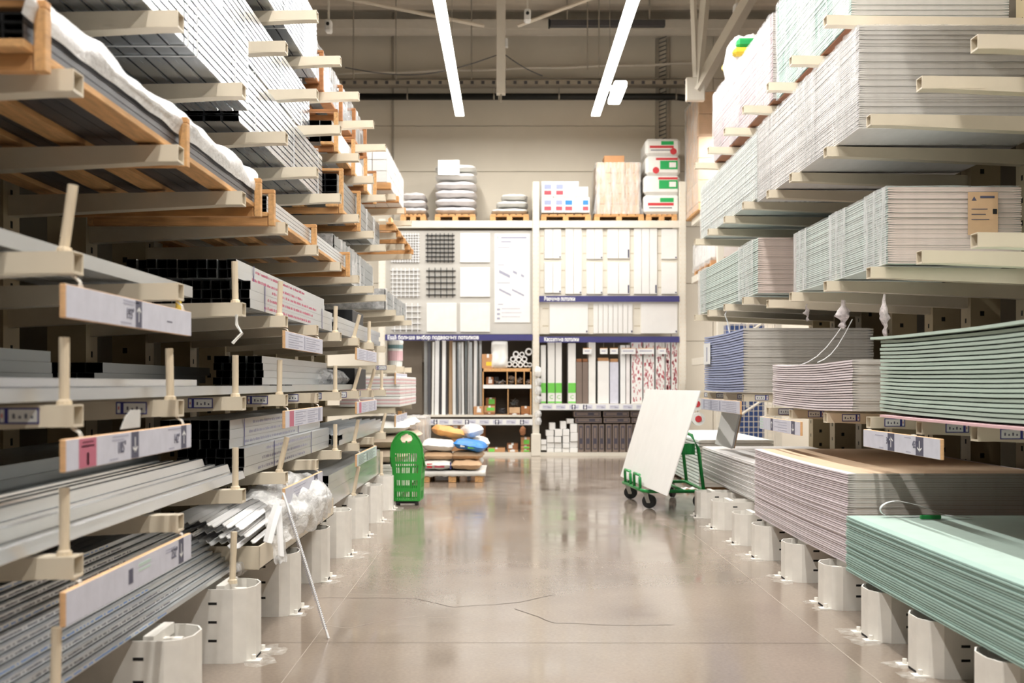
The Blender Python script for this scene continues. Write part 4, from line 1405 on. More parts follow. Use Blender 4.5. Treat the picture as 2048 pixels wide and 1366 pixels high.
# timber base and sacks beyond the stud rack
bs = thing('board_stack', 'low stack of cream boards on the floor carrying the beige sacks', 'board', (-1.7, 13.0, 0))
for i in range(9):
    obj('board', MB().box(-2.3, 12.75, 0.03 + i * 0.04, -1.22 - 0.004 * (i % 3), 15.2, 0.03 + i * 0.04 + 0.036), 'post', bs, bevel=0.002)
for yy in (12.85, 14.0, 15.0):
    obj('bearer', MB().box(-2.3, yy, 0, -1.25, yy + 0.1, 0.03), 'wood_x', bs)
k = 0
for r in range(3):
    for d in range(3):
        k += 1
        pillow('beige_sack', -1.62 + 0.03 * (r % 2), 13.15 + d * 0.8, 0.395 + r * 0.162, 0.95, 0.74, 0.145, 'bag_beige' if r < 2 else 'bag_w',
               f'{"white topped" if r == 2 else "beige"} sack, {ordn(r + 1)} layer up, {ordn(d + 1)} from the camera, on cream boards', 'sack', 'sacks beyond the stud rack', seed=k * 1.7)
sf = thing('shrouded_pallet', 'low pallet of beige sacks under crinkled film beside the green basket trolley', 'pallet load', (-1.35, 15.55, 0))
obj('load', MB().box(-1.75, 15.6, 0.12, -1.15, 16.6, 0.78), 'bag_beige', sf, bevel=0.06)
obj('film', shell(-1.13, -1.77, 15.56, 16.64, 0.1, 0.82, 0.05, seed=44), ['film_mid', 'film_mid'], sf, smooth=True)
for xx in (-1.72, -1.45, -1.2):
    obj('skid', MB().box(xx - 0.05, 15.6, 0, xx + 0.05, 16.6, 0.12), 'wood', sf)
obj('corner_post', MB().box(-1.5, 15.5, 0.0, -1.45, 15.55, 1.05), 'wood', sf)
# red striped carton pile on the far rack
k = 0
for r in range(3):
    for c in range(3):
        k += 1
        y0 = 12.85 + c * 0.75
        z0 = 1.036 + r * 0.115
        b = carton('striped_carton', f'white carton with faint red bands, {ordn(r + 1)} layer up, {ordn(c + 1)} from the camera, far rack', -1.9, y0, z0, -1.22, y0 + 0.73, z0 + 0.112, 'white', group='red banded cartons', lid=False)
        for q in (0.25, 0.6):
            obj('red_band', MB().box(-1.902, y0 - 0.001, z0 + 0.112 * q, -1.219, y0 + 0.731, z0 + 0.112 * q + 0.02), 'blush', b)
X, Z = at(790, 725, 15.0)
bk = thing('plastic_bucket', 'tall white bucket with teal label on the far rack near the navy header strip', 'bucket', (X, 15.05, 1.517))
mbk = MB().tube([(X, 15.05, 1.517), (X, 15.05, 1.525), (X, 15.05, 1.82), (X, 15.05, 1.825), (X, 15.05, 1.86), (X, 15.05, 1.87)], [0.085, 0.09, 0.10, 0.106, 0.106, 0.09], 20)
obj('bucket_body', mbk, 'bag_w', bk, smooth=False)
obj('label_band', MB().tube([(X, 15.05, 1.76), (X, 15.05, 1.81)], 0.1015, 20, caps=False), 'teal', bk)
obj('label_band', MB().tube([(X, 15.05, 1.6), (X, 15.05, 1.73)], 0.0995, 20, caps=False), 'pinkish', bk)
bp_ = pillow('film_bag', -1.68, 9.9, 1.246, 0.5, 1.0, 0.16, 'film_mid', 'clear film bag lying on the ticketed shelf far along the stud rack', 'bag', seed=91)
dark_kit = carton('black_crate', 'black crate of fittings on the ticketed shelf toward the far end', -1.9, 10.4, 1.246, -1.4, 11.2, 1.44, 'black', 'dark_steel', 'crate')
dark_kit = carton('black_crate', 'black crate of fittings on the peg shelf above film bag, far end', -1.95, 10.6, 1.85, -1.45, 11.4, 2.0, 'black', 'dark_steel', 'crate')
dark_kit.location.z = 1.84

# --- white plastic corner strips in an open tray on the feet
tray = thing('cardboard_tray', 'long open cream cardboard tray holding white plastic strips', 'tray', (-1.6, 5.75, 0.36))
tx0, tx1, ty0, ty1, tz = -1.25, -1.75, 5.72, 8.15, 0.362
for a in ((tx1, ty0, tz, tx0, ty1, tz + 0.008), (tx0 - 0.008, ty0, tz, tx0, ty1, tz + 0.12), (tx1, ty0, tz, tx1 + 0.008, ty1, tz + 0.12), (tx1, ty0, tz, tx0, ty0 + 0.008, tz + 0.12), (tx1, ty1 - 0.008, tz, tx0, ty1, tz + 0.12)):
    obj('wall_panel', MB().box(min(a[0], a[3]), a[1], a[2], max(a[0], a[3]), a[4], a[5]), 'arm', tray, bevel=0.002)


def strip_mb(pts, wd, th=0.004):
    mb = MB()
    pts = [Vector(p) for p in pts]
    for i, p in enumerate(pts):
        d = (pts[min(i + 1, len(pts) - 1)] - pts[max(i - 1, 0)]).normalized()
        s = d.cross(Vector((0.3, 0.2, 1))).normalized() * wd / 2
        n = d.cross(s).normalized() * th
        mb.v += [tuple(p - s), tuple(p + n * 2.2), tuple(p + s), tuple(p - s - n), tuple(p + n), tuple(p + s - n)]
        if i:
            a = 6 * (i - 1)
            for q, r in ((0, 1), (1, 2), (2, 5), (5, 4), (4, 3), (3, 0)):
                mb.f.append((a + q, a + r, a + 6 + r, a + 6 + q))
                mb.m.append(0)
    e = len(mb.v)
    mb.f += [(0, 3, 4, 1), (1, 4, 5, 2), (e - 6, e - 5, e - 2, e - 3), (e - 5, e - 4, e - 1, e - 2)]
    mb.m += [0] * 4
    return mb


for i in range(39):
    r, c = divmod(i, 13)
    x = -1.29 - 0.033 * c - 0.01 * r
    y0 = 5.66 + RND.uniform(-0.12, 0.1)
    z = tz + 0.135 + 0.045 * r
    ln = 2.3 + RND.uniform(-0.1, 0.35)
    a = RND.uniform(-0.008, 0.008)
    pts = [(x + a * t , y0 + ln * t / 4, z + 0.03 * math.sin(t * 0.9 + 0.1 * c) + 0.006 * t) for t in range(5)]
    obj('plastic_strip', strip_mb(pts, 0.027), 'white_pvc', label=f'white plastic corner strip in the cardboard tray, {ordn(c + 1)} from the aisle, {ordn(r + 1)} layer up', cat='strip', group='white plastic strips in the tray')
fb = thing('film_sleeve', 'torn film sleeve gathered over the middle of the white plastic strips', 'film', (-1.4, 6.9, 0.5))


def slv(u, v):
    y = 6.15 + 1.75 * u
    a = math.pi * (-0.12 + 1.15 * v)
    rr = 0.16 + 0.045 * math.sin(u * 3.1) + 0.05 * nz(y * 5, v * 5)
    return (-1.42 + 1.25 * rr * math.cos(a) + 0.03 * nz(y * 4, v * 7, 2), y, 0.50 + rr * math.sin(a) + 0.03 * nz(y * 8, v * 8))


obj('sleeve', MB().grid(slv, 40, 18), 'film_heavy', fb, smooth=True)


def tail(u, v):
    t = u
    x = -1.235 + 0.05 * t + 0.07 * (v - 0.5) * (1 - 0.5 * t)
    return (x, 5.95 + 0.12 * (v - 0.5) + 0.06 * nz(t * 5, v * 3), 0.66 - 0.3 * t + 0.02 * nz(t * 7, v * 5))


obj('hanging_tail', MB().grid(tail, 12, 6), 'film_heavy', fb, smooth=True)
for i, (px0, py0, ya, px1, py1, yb, lab) in enumerate((
        (566, 985, 6.0, 657, 1278, 5.79, 'perforated white corner bead slipped from the tray onto the floor'),
        (556, 1010, 5.6, 535, 1085, 5.5, 'short white bead end hanging down beside the second foot'),
        (556, 1015, 5.62, 562, 1112, 5.52, 'folded white bead end hanging straight down over the second foot'))):
    A, B = at(px0, py0, ya), at(px1, py1, yb)
    z1 = max(B[1], 0.003) if i == 0 else B[1]
    if i == 0:
        yb = F * H / (py1 - VY)
        B = ((px1 - VX) * yb / F, 0.004)
    n_ = 7
    pts = [(A[0] + (B[0] - A[0]) * t / n_, ya + (yb - ya) * t / n_, A[1] + (B[1] - A[1]) * t / n_ + 0.01 * math.sin(3.14 * t / n_)) for t in range(n_ + 1)]
    cb = thing('corner_bead', lab, 'corner bead', pts[-1])
    obj('bead', strip_mb(pts, 0.026 if i == 0 else 0.045, 0.003), 'white_pvc', cb)
    if i == 0:
        dots = MB()
        for q in range(60):
            t = 0.15 + 0.8 * q / 60
            p = Vector(pts[0]).lerp(Vector(pts[-1]), t)
            for sx in (-0.007, 0.007):
                dots.box(p.x + sx - 0.0018, p.y - 0.012, p.z, p.x + sx + 0.0018, p.y - 0.0105, p.z + 0.006)
        obj('perforation', dots, 'ink_f', cb, kind='stuff')
rl = pillow('film_roll', -1.36, 5.85, 0.33, 0.07, 0.5, 0.07, 'film_mid', 'rolled film end poking out of the tray near its open end', 'film', seed=7.7)
# paper scraps on the stud side
obj('paper_tag', MB().box(-1.30, 4.45, 1.56, -1.297, 4.52, 1.63).box(-1.30, 4.46, 1.5, -1.298, 4.49, 1.56), 'yellow', label='yellow torn tape tag under the wide tracks', cat='tag')
tgp = MB().add([(-1.268, 3.72, 1.15), (-1.268, 3.92, 1.15), (-1.26, 3.9, 1.21), (-1.26, 3.8, 1.212), (-1.262, 3.75, 1.19)], [(0, 1, 2, 3, 4)])
obj('paper_note', tgp, 'paper_w', label='curled paper note stuck behind the pink marked board', cat='note', solid=0.001)
obj('twine_end', MB().tube([(-1.30, 5.45, 1.63), (-1.30, 5.45, 1.58), (-1.27, 5.43, 1.54), (-1.31, 5.41, 1.49)], 0.008, 5), 'string', label='dangling white tape end under the peg shelf', cat='tape')

# ================================================================== display shelf along the back wall
def P(px, py, Y=YB):
    return at(px, py, Y)


def rectbox(mb, x0, y0, x1, y1, Ya, Yb, mi=0, Yr=None):
    """box whose front face covers picture rectangle x0..x1, y0..y1 at depth Ya"""
    A = at(x0, y1, Yr or Ya)
    B = at(x1, y0, Yr or Ya)
    return mb.box(A[0], Ya, A[1], B[0], Yb, B[1], mi)


sh = thing('display_shelf', 'white pallet rack display shelf with two bays along the back wall', 'shelf', (0.5, YB, 0))
UX = (-2.26, 0.50, 3.13)
for ux in UX:
    for yy in (YB - 0.02, YB + 0.98):
        u = obj('upright', MB().box(ux - 0.06, yy, 0, ux + 0.06, yy + 0.08, 4.92 if ux != UX[0] else 4.25), 'shelfw', sh, bevel=0.006)
        if yy < YB:
            hol = MB()
            for i in range(56):
                z = 0.3 + i * 0.08
                if ux == UX[0] and z > 4.2:
                    break
                for dx in (-0.04, 0.04):
                    hol.box(ux + dx - 0.009, yy - 0.001, z, ux + dx + 0.009, yy + 0.001, z + 0.022)
            obj('punched_hole', hol, 'arm', u, kind='stuff')
    obj('foot_guard', MB().box(ux - 0.085, YB - 0.04, 0, ux + 0.085, YB + 0.1, 0.4), 'shelfw', sh, bevel=0.008)
for (xa, xb) in ((UX[0] + 0.06, UX[1] - 0.06), (UX[1] + 0.06, UX[2] - 0.06)):
    obj('beam', MB().box(xa, YB - 0.01, 4.09, xb, YB + 0.04, 4.22), 'shelfw', sh, bevel=0.004)
    obj('beam', MB().box(xa, YB + 1.0, 4.09, xb, YB + 1.05, 4.22), 'shelfw', sh, bevel=0.004)
    obj('deck', MB().box(xa, YB + 0.04, 4.19, xb, YB + 1.0, 4.225), 'tray', sh)
    obj('plinth', MB().box(xa, YB - 0.005, 0.0, xb, YB + 0.03, 0.062), 'shelfw', sh)
    obj('base_deck', MB().box(xa, YB + 0.03, 0.03, xb, YB + 0.95, 0.062), 'shelfw', sh)
    obj('back_panel', MB().box(xa, YB + 0.9, 0.07, xb, YB + 0.93, 2.1), 'taupe', sh)
XA, XB_ = UX[0] + 0.06, UX[1] - 0.06
XC, XD = UX[1] + 0.06, UX[2] - 0.06
# left bay: grey display board with header strip; right bay: two cream perforated boards with header strips
obj('display_board', MB().box(XA, YB + 0.06, 2.19, XB_, YB + 0.08, 4.05), 'offwhite', sh)
obj('display_board', MB().box(XC, YB + 0.06, 2.19, XD, YB + 0.08, 4.07), 'shelfw', sh)
for (xa, xb, py0, py1, tx, tpx) in ((XA, XB_, 669, 681, 'Ещё больше выбор подвесных потолков', 775), (XC, XD, 592, 604, 'Реечные потолки', 1088), (XC, XD, 673, 685, 'Кассетные потолки', 1088)):
    z1, z0 = P(0, py0)[1], P(0, py1)[1]
    hs = obj('header_strip', MB().box(xa, YB - 0.03, z0, xb, YB - 0.015, z1), 'navy', sh)
    text(tx, 0.10, 'lettering', (P(tpx, 0)[0], YB - 0.032, z0 + 0.022), (math.radians(90), 0, 0), hs, bold=0.003, sx=0.83 if len(tx) > 20 else 0.66)
# shelves and price rails
obj('shelf_board', MB().box(-1.53, YB + 0.02, 0.70, XB_, YB + 0.9, 0.735), 'shelfw', sh)
obj('shelf_board', MB().box(XC, YB + 0.02, 0.90, XD, YB + 0.9, 0.935), 'shelfw', sh)
obj('shelf_board', MB().box(XA, YB + 0.3, 1.70, -1.56, YB + 0.9, 1.74), 'arm', sh)
obj('niche_panel', MB().box(XA, YB + 0.28, 0.75, -1.56, YB + 0.3, 2.1), 'taupe', sh)


def rail(xa, xb, py0, py1, arrows, Y=YB - 0.02):
    z1, z0 = P(0, py0)[1], P(0, py1)[1]
    r = obj('price_rail', MB().box(xa, Y, z0, xb, Y + 0.012, z1), 'paper_w', sh)
    for i in range(int((xb - xa) / 0.24)):
        x = xa + 0.06 + i * 0.24
        obj('price_slip', MB().box(x, Y - 0.002, z0 + 0.02, x + 0.17, Y, z1 - 0.015, 0).box(x + 0.01, Y - 0.003, z1 - 0.05, x + 0.12, Y - 0.002, z1 - 0.042, 1).box(x + 0.09, Y - 0.003, z0 + 0.035, x + 0.15, Y - 0.002, z0 + 0.055, 1), ['paper', 'ink_f'], r)
    for (a, up) in arrows:
        X = P(a, 0)[0]
        zc = (z0 + z1) / 2
        s = 1 if up else -1
        obj('arrow_block', MB().box(X - 0.035, Y - 0.004, z0 + 0.012, X + 0.035, Y - 0.003, z1 - 0.012, 0)
            .add([(X - 0.022, Y - 0.005, zc), (X + 0.022, Y - 0.005, zc), (X, Y - 0.005, zc + s * 0.045)], [(0, 1, 2)], 1).box(X - 0.008, Y - 0.005, zc - 0.045 if up else zc, X + 0.008, Y - 0.0045, zc if up else zc + 0.045, 1), ['ink', 'lettering'], r)
    return r


rail(-1.53, XB_, 838, 850, ((871, False), (934, True), (994, True), (1044, False)))
rail(XC, XD, 808, 820, ((1147, True), (1170, False)))

# ---- sample grids and tiles on the grey board
Yg = YB + 0.06


def grid_sample(lab, x0, y0, x1, y1, n, m):
    A, B = P(x0, y1), P(x1, y0)
    g = thing('ceiling_grid_sample', lab, 'grid', ((A[0] + B[0]) / 2, Yg - 0.02, A[1]), 'open ceiling grid samples')
    bv = bh = None
    for i in range(n):
        t = (i + 0.5) / n
        x = A[0] + (B[0] - A[0]) * t
        z = A[1] + (B[1] - A[1]) * t
        if bv is None:
            bv = obj('vertical_bar', MB().box(x - 0.0055, Yg - 0.032, A[1], x + 0.0055, Yg - 0.002, B[1]), m, g)
            bh = obj('cross_bar', MB().box(A[0], Yg - 0.033, z - 0.0055, B[0], Yg - 0.003, z + 0.0055), m, g)
        else:
            inst(bv, (x, Yg - 0.017, A[1]), g)
            inst(bh, ((A[0] + B[0]) / 2, Yg - 0.018, z - 0.0055), g)
    return g


grid_sample('white fine grid sample, top of the first column on the grey board', 781, 466, 839, 525, 11, 'white_pvc')
grid_sample('white medium grid sample, middle of the first column on the grey board', 781, 536, 839, 595, 7, 'white_pvc')
grid_sample('white wide grid sample, bottom of the first column on the grey board', 783, 606, 841, 664, 5, 'white_pvc')
grid_sample('black seven bar grid sample on the grey board', 851, 466, 909, 525, 7, 'black')
grid_sample('black five bar grid sample on the grey board', 852, 535, 911, 595, 5, 'black')
for (x0, y0, x1, y1, l) in ((920, 466, 980, 525, 'white square ceiling tile beside the black seven bar grid'), (920, 535, 980, 594, 'white square ceiling tile beside the black five bar grid'),
                            (920, 606, 980, 664, 'white square ceiling tile at the bottom beside the warm white tile'), (853, 606, 913, 664, 'warm white square ceiling tile under the black five bar grid')):
    mb = rectbox(MB(), x0, y0, x1, y1, Yg - 0.022, Yg - 0.002)
    t_ = thing('ceiling_tile', l, 'tile', (P(x0, 0)[0], Yg - 0.02, P(0, y1)[1]), 'ceiling tiles on the grey board')
    obj('face', mb, 'white' if 'warm' not in l else 'bag_w', t_, bevel=0.005)
po = thing('info_poster', 'tall white info poster with small profile drawings on the grey board', 'poster', (P(1024, 0)[0], Yg - 0.01, P(0, 645)[1]))
obj('sheet', rectbox(MB(), 989, 467, 1060, 645, Yg - 0.012, Yg - 0.002), 'white', po)
for (a, b, c, d, m) in ((1002, 473.5, 1053, 477, 'ink_f'), (1002, 482, 1022, 485, 'ink_f'), (996, 494, 1020, 495.5, 'ink_f'), (996, 529, 1008, 530.5, 'ink_f'), (994, 565, 1020, 566.5, 'ink_f'), (996, 608, 1006, 609.5, 'ink_f'),
                        (1003, 617, 1040, 618, 'ink_f'), (1003, 625, 1043, 626, 'ink_f'), (1003, 633, 1040, 634, 'ink_f'), (994, 617, 1000, 621, 'ink_f'), (994, 626, 1000, 630, 'ink_f'), (994, 635, 1000, 639, 'ink_f'), (993, 472, 998, 478, 'mint')):
    obj('print_line', rectbox(MB(), a, b, c, d, Yg - 0.0135, Yg - 0.012), m, po)
for (x0, y0, x1, y1, th, m) in ((1000, 505, 1019, 513, 3, 'paper'), (1030, 504, 1047, 515, 3.5, 'paper'), (998, 539, 1020, 550, 6, 'ink_f'), (1026, 540, 1034, 544, 5, 'ink_f'), (1042, 547, 1048, 550, 5, 'ink_f'),
                                (998, 576, 1022, 588, 4, 'ink_f'), (1024, 577, 1048, 589, 3.5, 'ink_f')):
    A, B = P(x0, y0), P(x1, y1)
    h = th * YB / F
    obj('drawing', MB().add([(A[0], Yg - 0.0138, A[1]), (B[0], Yg - 0.0138, B[1]), (B[0], Yg - 0.0138, B[1] - h), (A[0], Yg - 0.0138, A[1] - h)], [(0, 1, 2, 3)]), m, po)

# ---- slatted ceiling samples on the cream boards
pan = [('A', 1089, 458, 1123, 517), ('A', 1089, 525, 1123, 586), ('B', 1131, 457, 1164, 588), ('C', 1173, 458, 1206, 518), ('C', 1173, 525, 1206, 588), ('D', 1215, 458, 1260, 517), ('D', 1215, 525, 1260, 588),
       ('E', 1268, 457, 1315, 588), ('F', 1323, 458, 1355, 518), ('F', 1323, 525, 1355, 588)]
nm = {'A': 'first', 'B': 'second', 'C': 'third', 'D': 'fourth', 'E': 'fifth', 'F': 'sixth'}
seen = {}
for (c, x0, y0, x1, y1) in pan:
    seen[c] = seen.get(c, 0) + 1
    pos = 'full height' if y1 - y0 > 100 else ('upper' if seen[c] == 1 else 'lower')
    t_ = thing('slat_ceiling_sample', f'{pos} white slat ceiling sample in the {nm[c]} column above the upper navy strip', 'sample', (P((x0 + x1) / 2, 0)[0], Yg - 0.03, P(0, y1)[1]), 'slat ceiling samples')
    n = 1 if c in 'F' else 3 if c == 'E' else 2
    for i in range(n):
        a = x0 + (x1 - x0) * i / n
        b = x0 + (x1 - x0) * (i + 1) / n - 0.6
        obj('slat', rectbox(MB(), a, y0, b, y1, Yg - 0.035, Yg - 0.002), 'white', t_, bevel=0.004)
    obj('code_sticker', rectbox(MB(), x1 - 4.5, y1 - (18 if c in 'DE' else 4.5), x1 - 1.5, y1 - 1.5, Yg - 0.0365, Yg - 0.034), 'ink', t_)
for (x0, x1, n, l) in ((1099, 1176, 1, 'plain white cassette panel sample under the upper navy strip'), (1187, 1266, 8, 'white ribbed cassette sample of eight slats under the upper navy strip'), (1282, 1355, 1, 'plain white cassette panel sample next to the last upright')):
    t_ = thing('cassette_sample', l, 'sample', (P(x0, 0)[0], Yg - 0.03, P(0, 667)[1]), 'cassette ceiling samples')
    for i in range(n):
        a = x0 + (x1 - x0) * i / n
        b = x0 + (x1 - x0) * (i + 1) / n - (0.9 if n > 1 else 0)
        obj('slat' if n > 1 else 'panel', rectbox(MB(), a, 607, b, 667, Yg - 0.035, Yg - 0.002), 'white', t_, bevel=0.004)
    obj('code_sticker', rectbox(MB(), x1 - 4, 661, x1 - 1, 665, Yg - 0.0365, Yg - 0.034), 'ink', t_)
slots = MB()
for x in (1084, 1126.5, 1169, 1210, 1264, 1319):
    for y in (472, 507, 541, 575):
        for d in (-2.4, 0, 2.4):
            rectbox(slots, x + d - 0.7, y - 1.3, x + d + 0.7, y + 1.3, YB + 0.0585, YB + 0.061)
for x in (1091, 1182, 1274):
    for y in (617, 652):
        for d in (-5, -3, -1, 1, 3, 5):
            rectbox(slots, x + d - 0.6, y - 1.2, x + d + 0.6, y + 1.2, YB + 0.0585, YB + 0.061)
obj('punched_slot', slots, 'column', sh, kind='stuff')

# ---- upright laths and profiles in the left bay
xs = [(846, 8, 'galv'), (855, 7, 'dark_steel'), (862.5, 5, 'bag_w'), (868, 9, 'white_pvc'), (877, 5, 'dark_steel'), (883, 8, 'white'), (891, 4, 'dark_steel'), (896, 8, 'bag_kraft'), (904.5, 7, 'paper_w'), (912, 4, 'galv_d'),
      (917, 6, 'galv_b'), (923.5, 5, 'paper_w'), (929, 5, 'galv_d'), (934.5, 4, 'white'), (939, 7, 'galv'), (946.5, 7, 'white_pvc'), (954, 4, 'galv_d'), (958.5, 6, 'galv')]
for i, (x, wd, m) in enumerate(xs):
    A = P(x, 0)[0]
    B = P(x + wd - 1, 0)[0]
    dpt = RND.uniform(0.0, 0.25)
    tl = RND.uniform(-0.015, 0.015)
    mb = MB()
    t = 0.004
    zt = 2.10 + RND.uniform(-0.06, 0.0)
    y0 = YB + 0.08 + dpt
    mb.prism([(A, y0 + 0.04), (A, y0), (B, y0), (B, y0 + 0.04), (B - t, y0 + 0.04), (B - t, y0 + t), (A + t, y0 + t), (A + t, y0 + 0.04)], 'z', 0.737, zt)
    mb.rot(tl, 'Y', (A, y0, 0.737))
    obj('upright_profile', mb, m, label=f'upright {"white" if "w" in m[:2] or m[:2] == "wh" else "pale or metal"} profile, {ordn(i + 1)} along the left bay under the long navy strip', cat='profile', group='upright profiles in the left bay')

# pigeonhole unit and its contents
pg = thing('pigeonhole_unit', 'wooden pigeonhole unit with two shelves at the end of the left display bay', 'shelf unit', (0.0, YB + 0.1, 0.737))
x0, x1 = P(965, 0)[0], P(1065, 0)[0] - 0.02


def pz_(y):
    return P(0, y)[1]


Yu0, Yu1 = YB + 0.03, YB + 0.75
zb = 0.737
obj('side', MB().box(x0, Yu0, zb, x0 + 0.018, Yu1, pz_(737)), 'wood', pg)
obj('side', MB().box(x1 - 0.018, Yu0, zb, x1, Yu1, pz_(737)), 'wood', pg)
obj('top', MB().box(x0, Yu0, pz_(743), x1, Yu1, pz_(736.5)), 'wood', pg)
obj('middle_shelf', MB().box(x0 + 0.018, Yu0, pz_(777), x1 - 0.018, Yu1, pz_(770)), 'wood', pg)
obj('shelf_price_strip', MB().box(x0 + 0.01, Yu0 - 0.012, pz_(777), x1, Yu0 - 0.001, pz_(769.5)), 'paper_w', pg)
for px, ya, yb in ((1014.5, 743, 770), (1031.5, 743, 770), (1048.5, 743, 770), (1016, 777, 0)):
    X = P(px, 0)[0]
    obj('divider', MB().box(X - 0.008, Yu0, pz_(yb) if yb else zb, X + 0.008, Yu1, pz_(ya)), 'wood', pg)
obj('back', MB().box(x0, Yu1 - 0.01, zb, x1, Yu1, pz_(737)), 'taupe', pg)


def pbox(lab, a, b, c, d, Y=YB + 0.1, dep=0.3, m='kraft', tag=(0.3, 0.15, 0.75, 0.5, 'paper_w'), z0=None, name='carton', group=None, lid=True):
    A, B = P(a, d), P(c, b)
    z = A[1] if z0 is None else z0
    return carton(name, lab, A[0], Y, z, B[0], Y + dep, B[1], m, 'paper_w', 'carton', group, lid, tag)


zt = pz_(736.5) + 0.001
pbox('kraft carton on top of the pigeonhole unit at its outer end', 963.5, 708, 988, 736, YB + 0.08, 0.3, 'kraft', (0.35, 0.18, 0.85, 0.45, 'yellow'), zt)
pillow_b = pillow('white_bag', P(999, 0)[0], YB + 0.1, zt, 0.30, 0.5, 0.14, 'bag_w', 'upright white bag with blue and amber print leaning on the rolls', 'bag', seed=3.3)
pillow_b.rotation_euler = (math.radians(82), 0, 0)
pillow_b.location = (P(999, 0)[0], YB + 0.2, zt + 0.235)
k = 0
for (cx, cy, r) in ((1019, 728, 5.5), (1030, 729, 5.5), (1041, 729.5, 5.5), (1052, 728.5, 5.5), (1060, 729.5, 4.8), (1026, 718, 6), (1037.5, 719, 6), (1049, 718, 6), (1032, 708, 6.5), (1058, 703, 7.5), (1044, 708.5, 5.5)):
    X, Z = P(cx, cy)
    R_ = r * YB / F
    Z = max(Z, zt + R_)
    k += 1
    rl_ = thing('foil_roll', f'grey white foil roll stacked on the pigeonhole unit, {ordn(k)} counted upward from the bag', 'roll', (X, YB + 0.12, Z - R_), 'rolls on the pigeonhole unit')
    mb = MB()
    nn = 16
    for (ya, rr) in ((YB + 0.12, R_), (YB + 0.12, R_ * 0.55), (YB + 0.68, R_ * 0.55), (YB + 0.68, R_)):
        for q in range(nn):
            t = 2 * math.pi * q / nn
            mb.v.append((X + rr * math.cos(t), ya, Z + rr * math.sin(t)))
    for s in range(4):
        e = (s + 1) % 4
        for q in range(nn):
            mb.f.append((s * nn + q, s * nn + (q + 1) % nn, e * nn + (q + 1) % nn, e * nn + q))
            mb.m.append(1 if s == 1 else 0)
    obj('roll_body', mb, ['paper_w', 'black'], rl_, smooth=False)
zm = pz_(770) + 0.001
pbox('brown small carton in the upper pigeonhole at the outer end', 972, 754, 987, 769.5, YB + 0.12, 0.25, 'kraft_d', (0.3, 0.2, 0.8, 0.7, 'paper_w'), zm)
pbox('black small carton in the upper pigeonhole beside the brown one', 988, 753, 997, 769.5, YB + 0.2, 0.2, 'black', None, zm, lid=False)


def bits(lab, a, c, z, h, m, n=14, seed=0):
    """a heap of small metal fittings"""
    rr = random.Random(seed)
    mb = MB()
    for i in range(n):
        x = P(rr.uniform(a + 3, c - 3), 0)[0]
        zz = z + h * rr.random() ** 1.5
        y = YB + 0.08 + rr.random() * 0.2
        i0 = len(mb.v)
        mb.box(-0.045, -0.012, 0, 0.045, 0.012, 0.008)
        mb.rot(rr.uniform(-0.7, 0.7), 'Y', (0, 0, 0), i0).rot(rr.uniform(0, 3), 'Z', (0, 0, 0), i0).move((x, y, zz + 0.03), i0)
    return obj('fittings', mb, m, label=lab, cat='fittings', kind='stuff')


bits('loose metal fittings in the widest upper pigeonhole', 989, 1012, zm, 0.04, 'galv_b', 14, 1)
bits('heap of bright clips in the second upper pigeonhole', 1017, 1029, zm, 0.12, 'galv_b', 22, 2)
bits('heap of bright clips in the third upper pigeonhole', 1034, 1046, zm, 0.08, 'galv_b', 18, 3)
bits('few bright clips in the last upper pigeonhole', 1053, 1063, zm, 0.05, 'galv_b', 12, 4)
zl = zb + 0.001
pbox('open kraft tray standing low in the wide lower pigeonhole', 967, 826, 990, 836.5, YB + 0.06, 0.3, 'kraft_d', None, zl)
pbox('kraft carton with lime sticker in the wide lower pigeonhole', 968, 812, 990, 826, YB + 0.07, 0.3, 'kraft', (0.25, 0.3, 0.95, 0.75, 'lime'), P(0, 826)[1] + 0.003)
pbox('brown carton with lime print at the back of the lower pigeonhole', 971, 796, 991, 811.5, YB + 0.2, 0.25, 'kraft_d', (0.3, 0.2, 0.9, 0.85, 'lime'), P(0, 812)[1] + 0.002)
pbox('low pale tray of dark fittings in the lower pigeonhole', 993, 829, 1014, 836.5, YB + 0.06, 0.28, 'bag_kraft', None, zl, lid=False)
bits('dark fittings heaped in the pale tray', 996, 1012, P(0, 829)[1], 0.06, 'dark_steel', 20, 5)
pbox('brown carton low in the end pigeonhole', 1018, 827, 1040, 836.5, YB + 0.06, 0.3, 'kraft_d', (0.3, 0.1, 0.7, 0.8, 'paper_w'), zl)
pbox('open pale carton of mixed fittings in the end pigeonhole', 1018, 815, 1040, 826.5, YB + 0.07, 0.28, 'bag_kraft', None, P(0, 827)[1] + 0.002, lid=False)
bits('mixed fittings heaped in the open pale carton', 1020, 1038, P(0, 815)[1], 0.1, 'galv_d', 26, 6)
pbox('brown carton stack base at the end of the pigeonhole', 1042, 828, 1063, 836.5, YB + 0.06, 0.3, 'kraft_d', (0.3, 0.1, 0.7, 0.8, 'paper_w'), zl)
pbox('reddish carton of fittings on the stack base in the end pigeonhole', 1042, 813, 1061, 827.5, YB + 0.08, 0.28, 'wood_dark', None, P(0, 828)[1] + 0.002)
pbox('kraft carton with white label hung before the upright profiles', 947, 813, 966, 831, YB + 0.02, 0.05, 'kraft', (0.35, 0.3, 0.8, 0.75, 'paper_w'), 0.737)

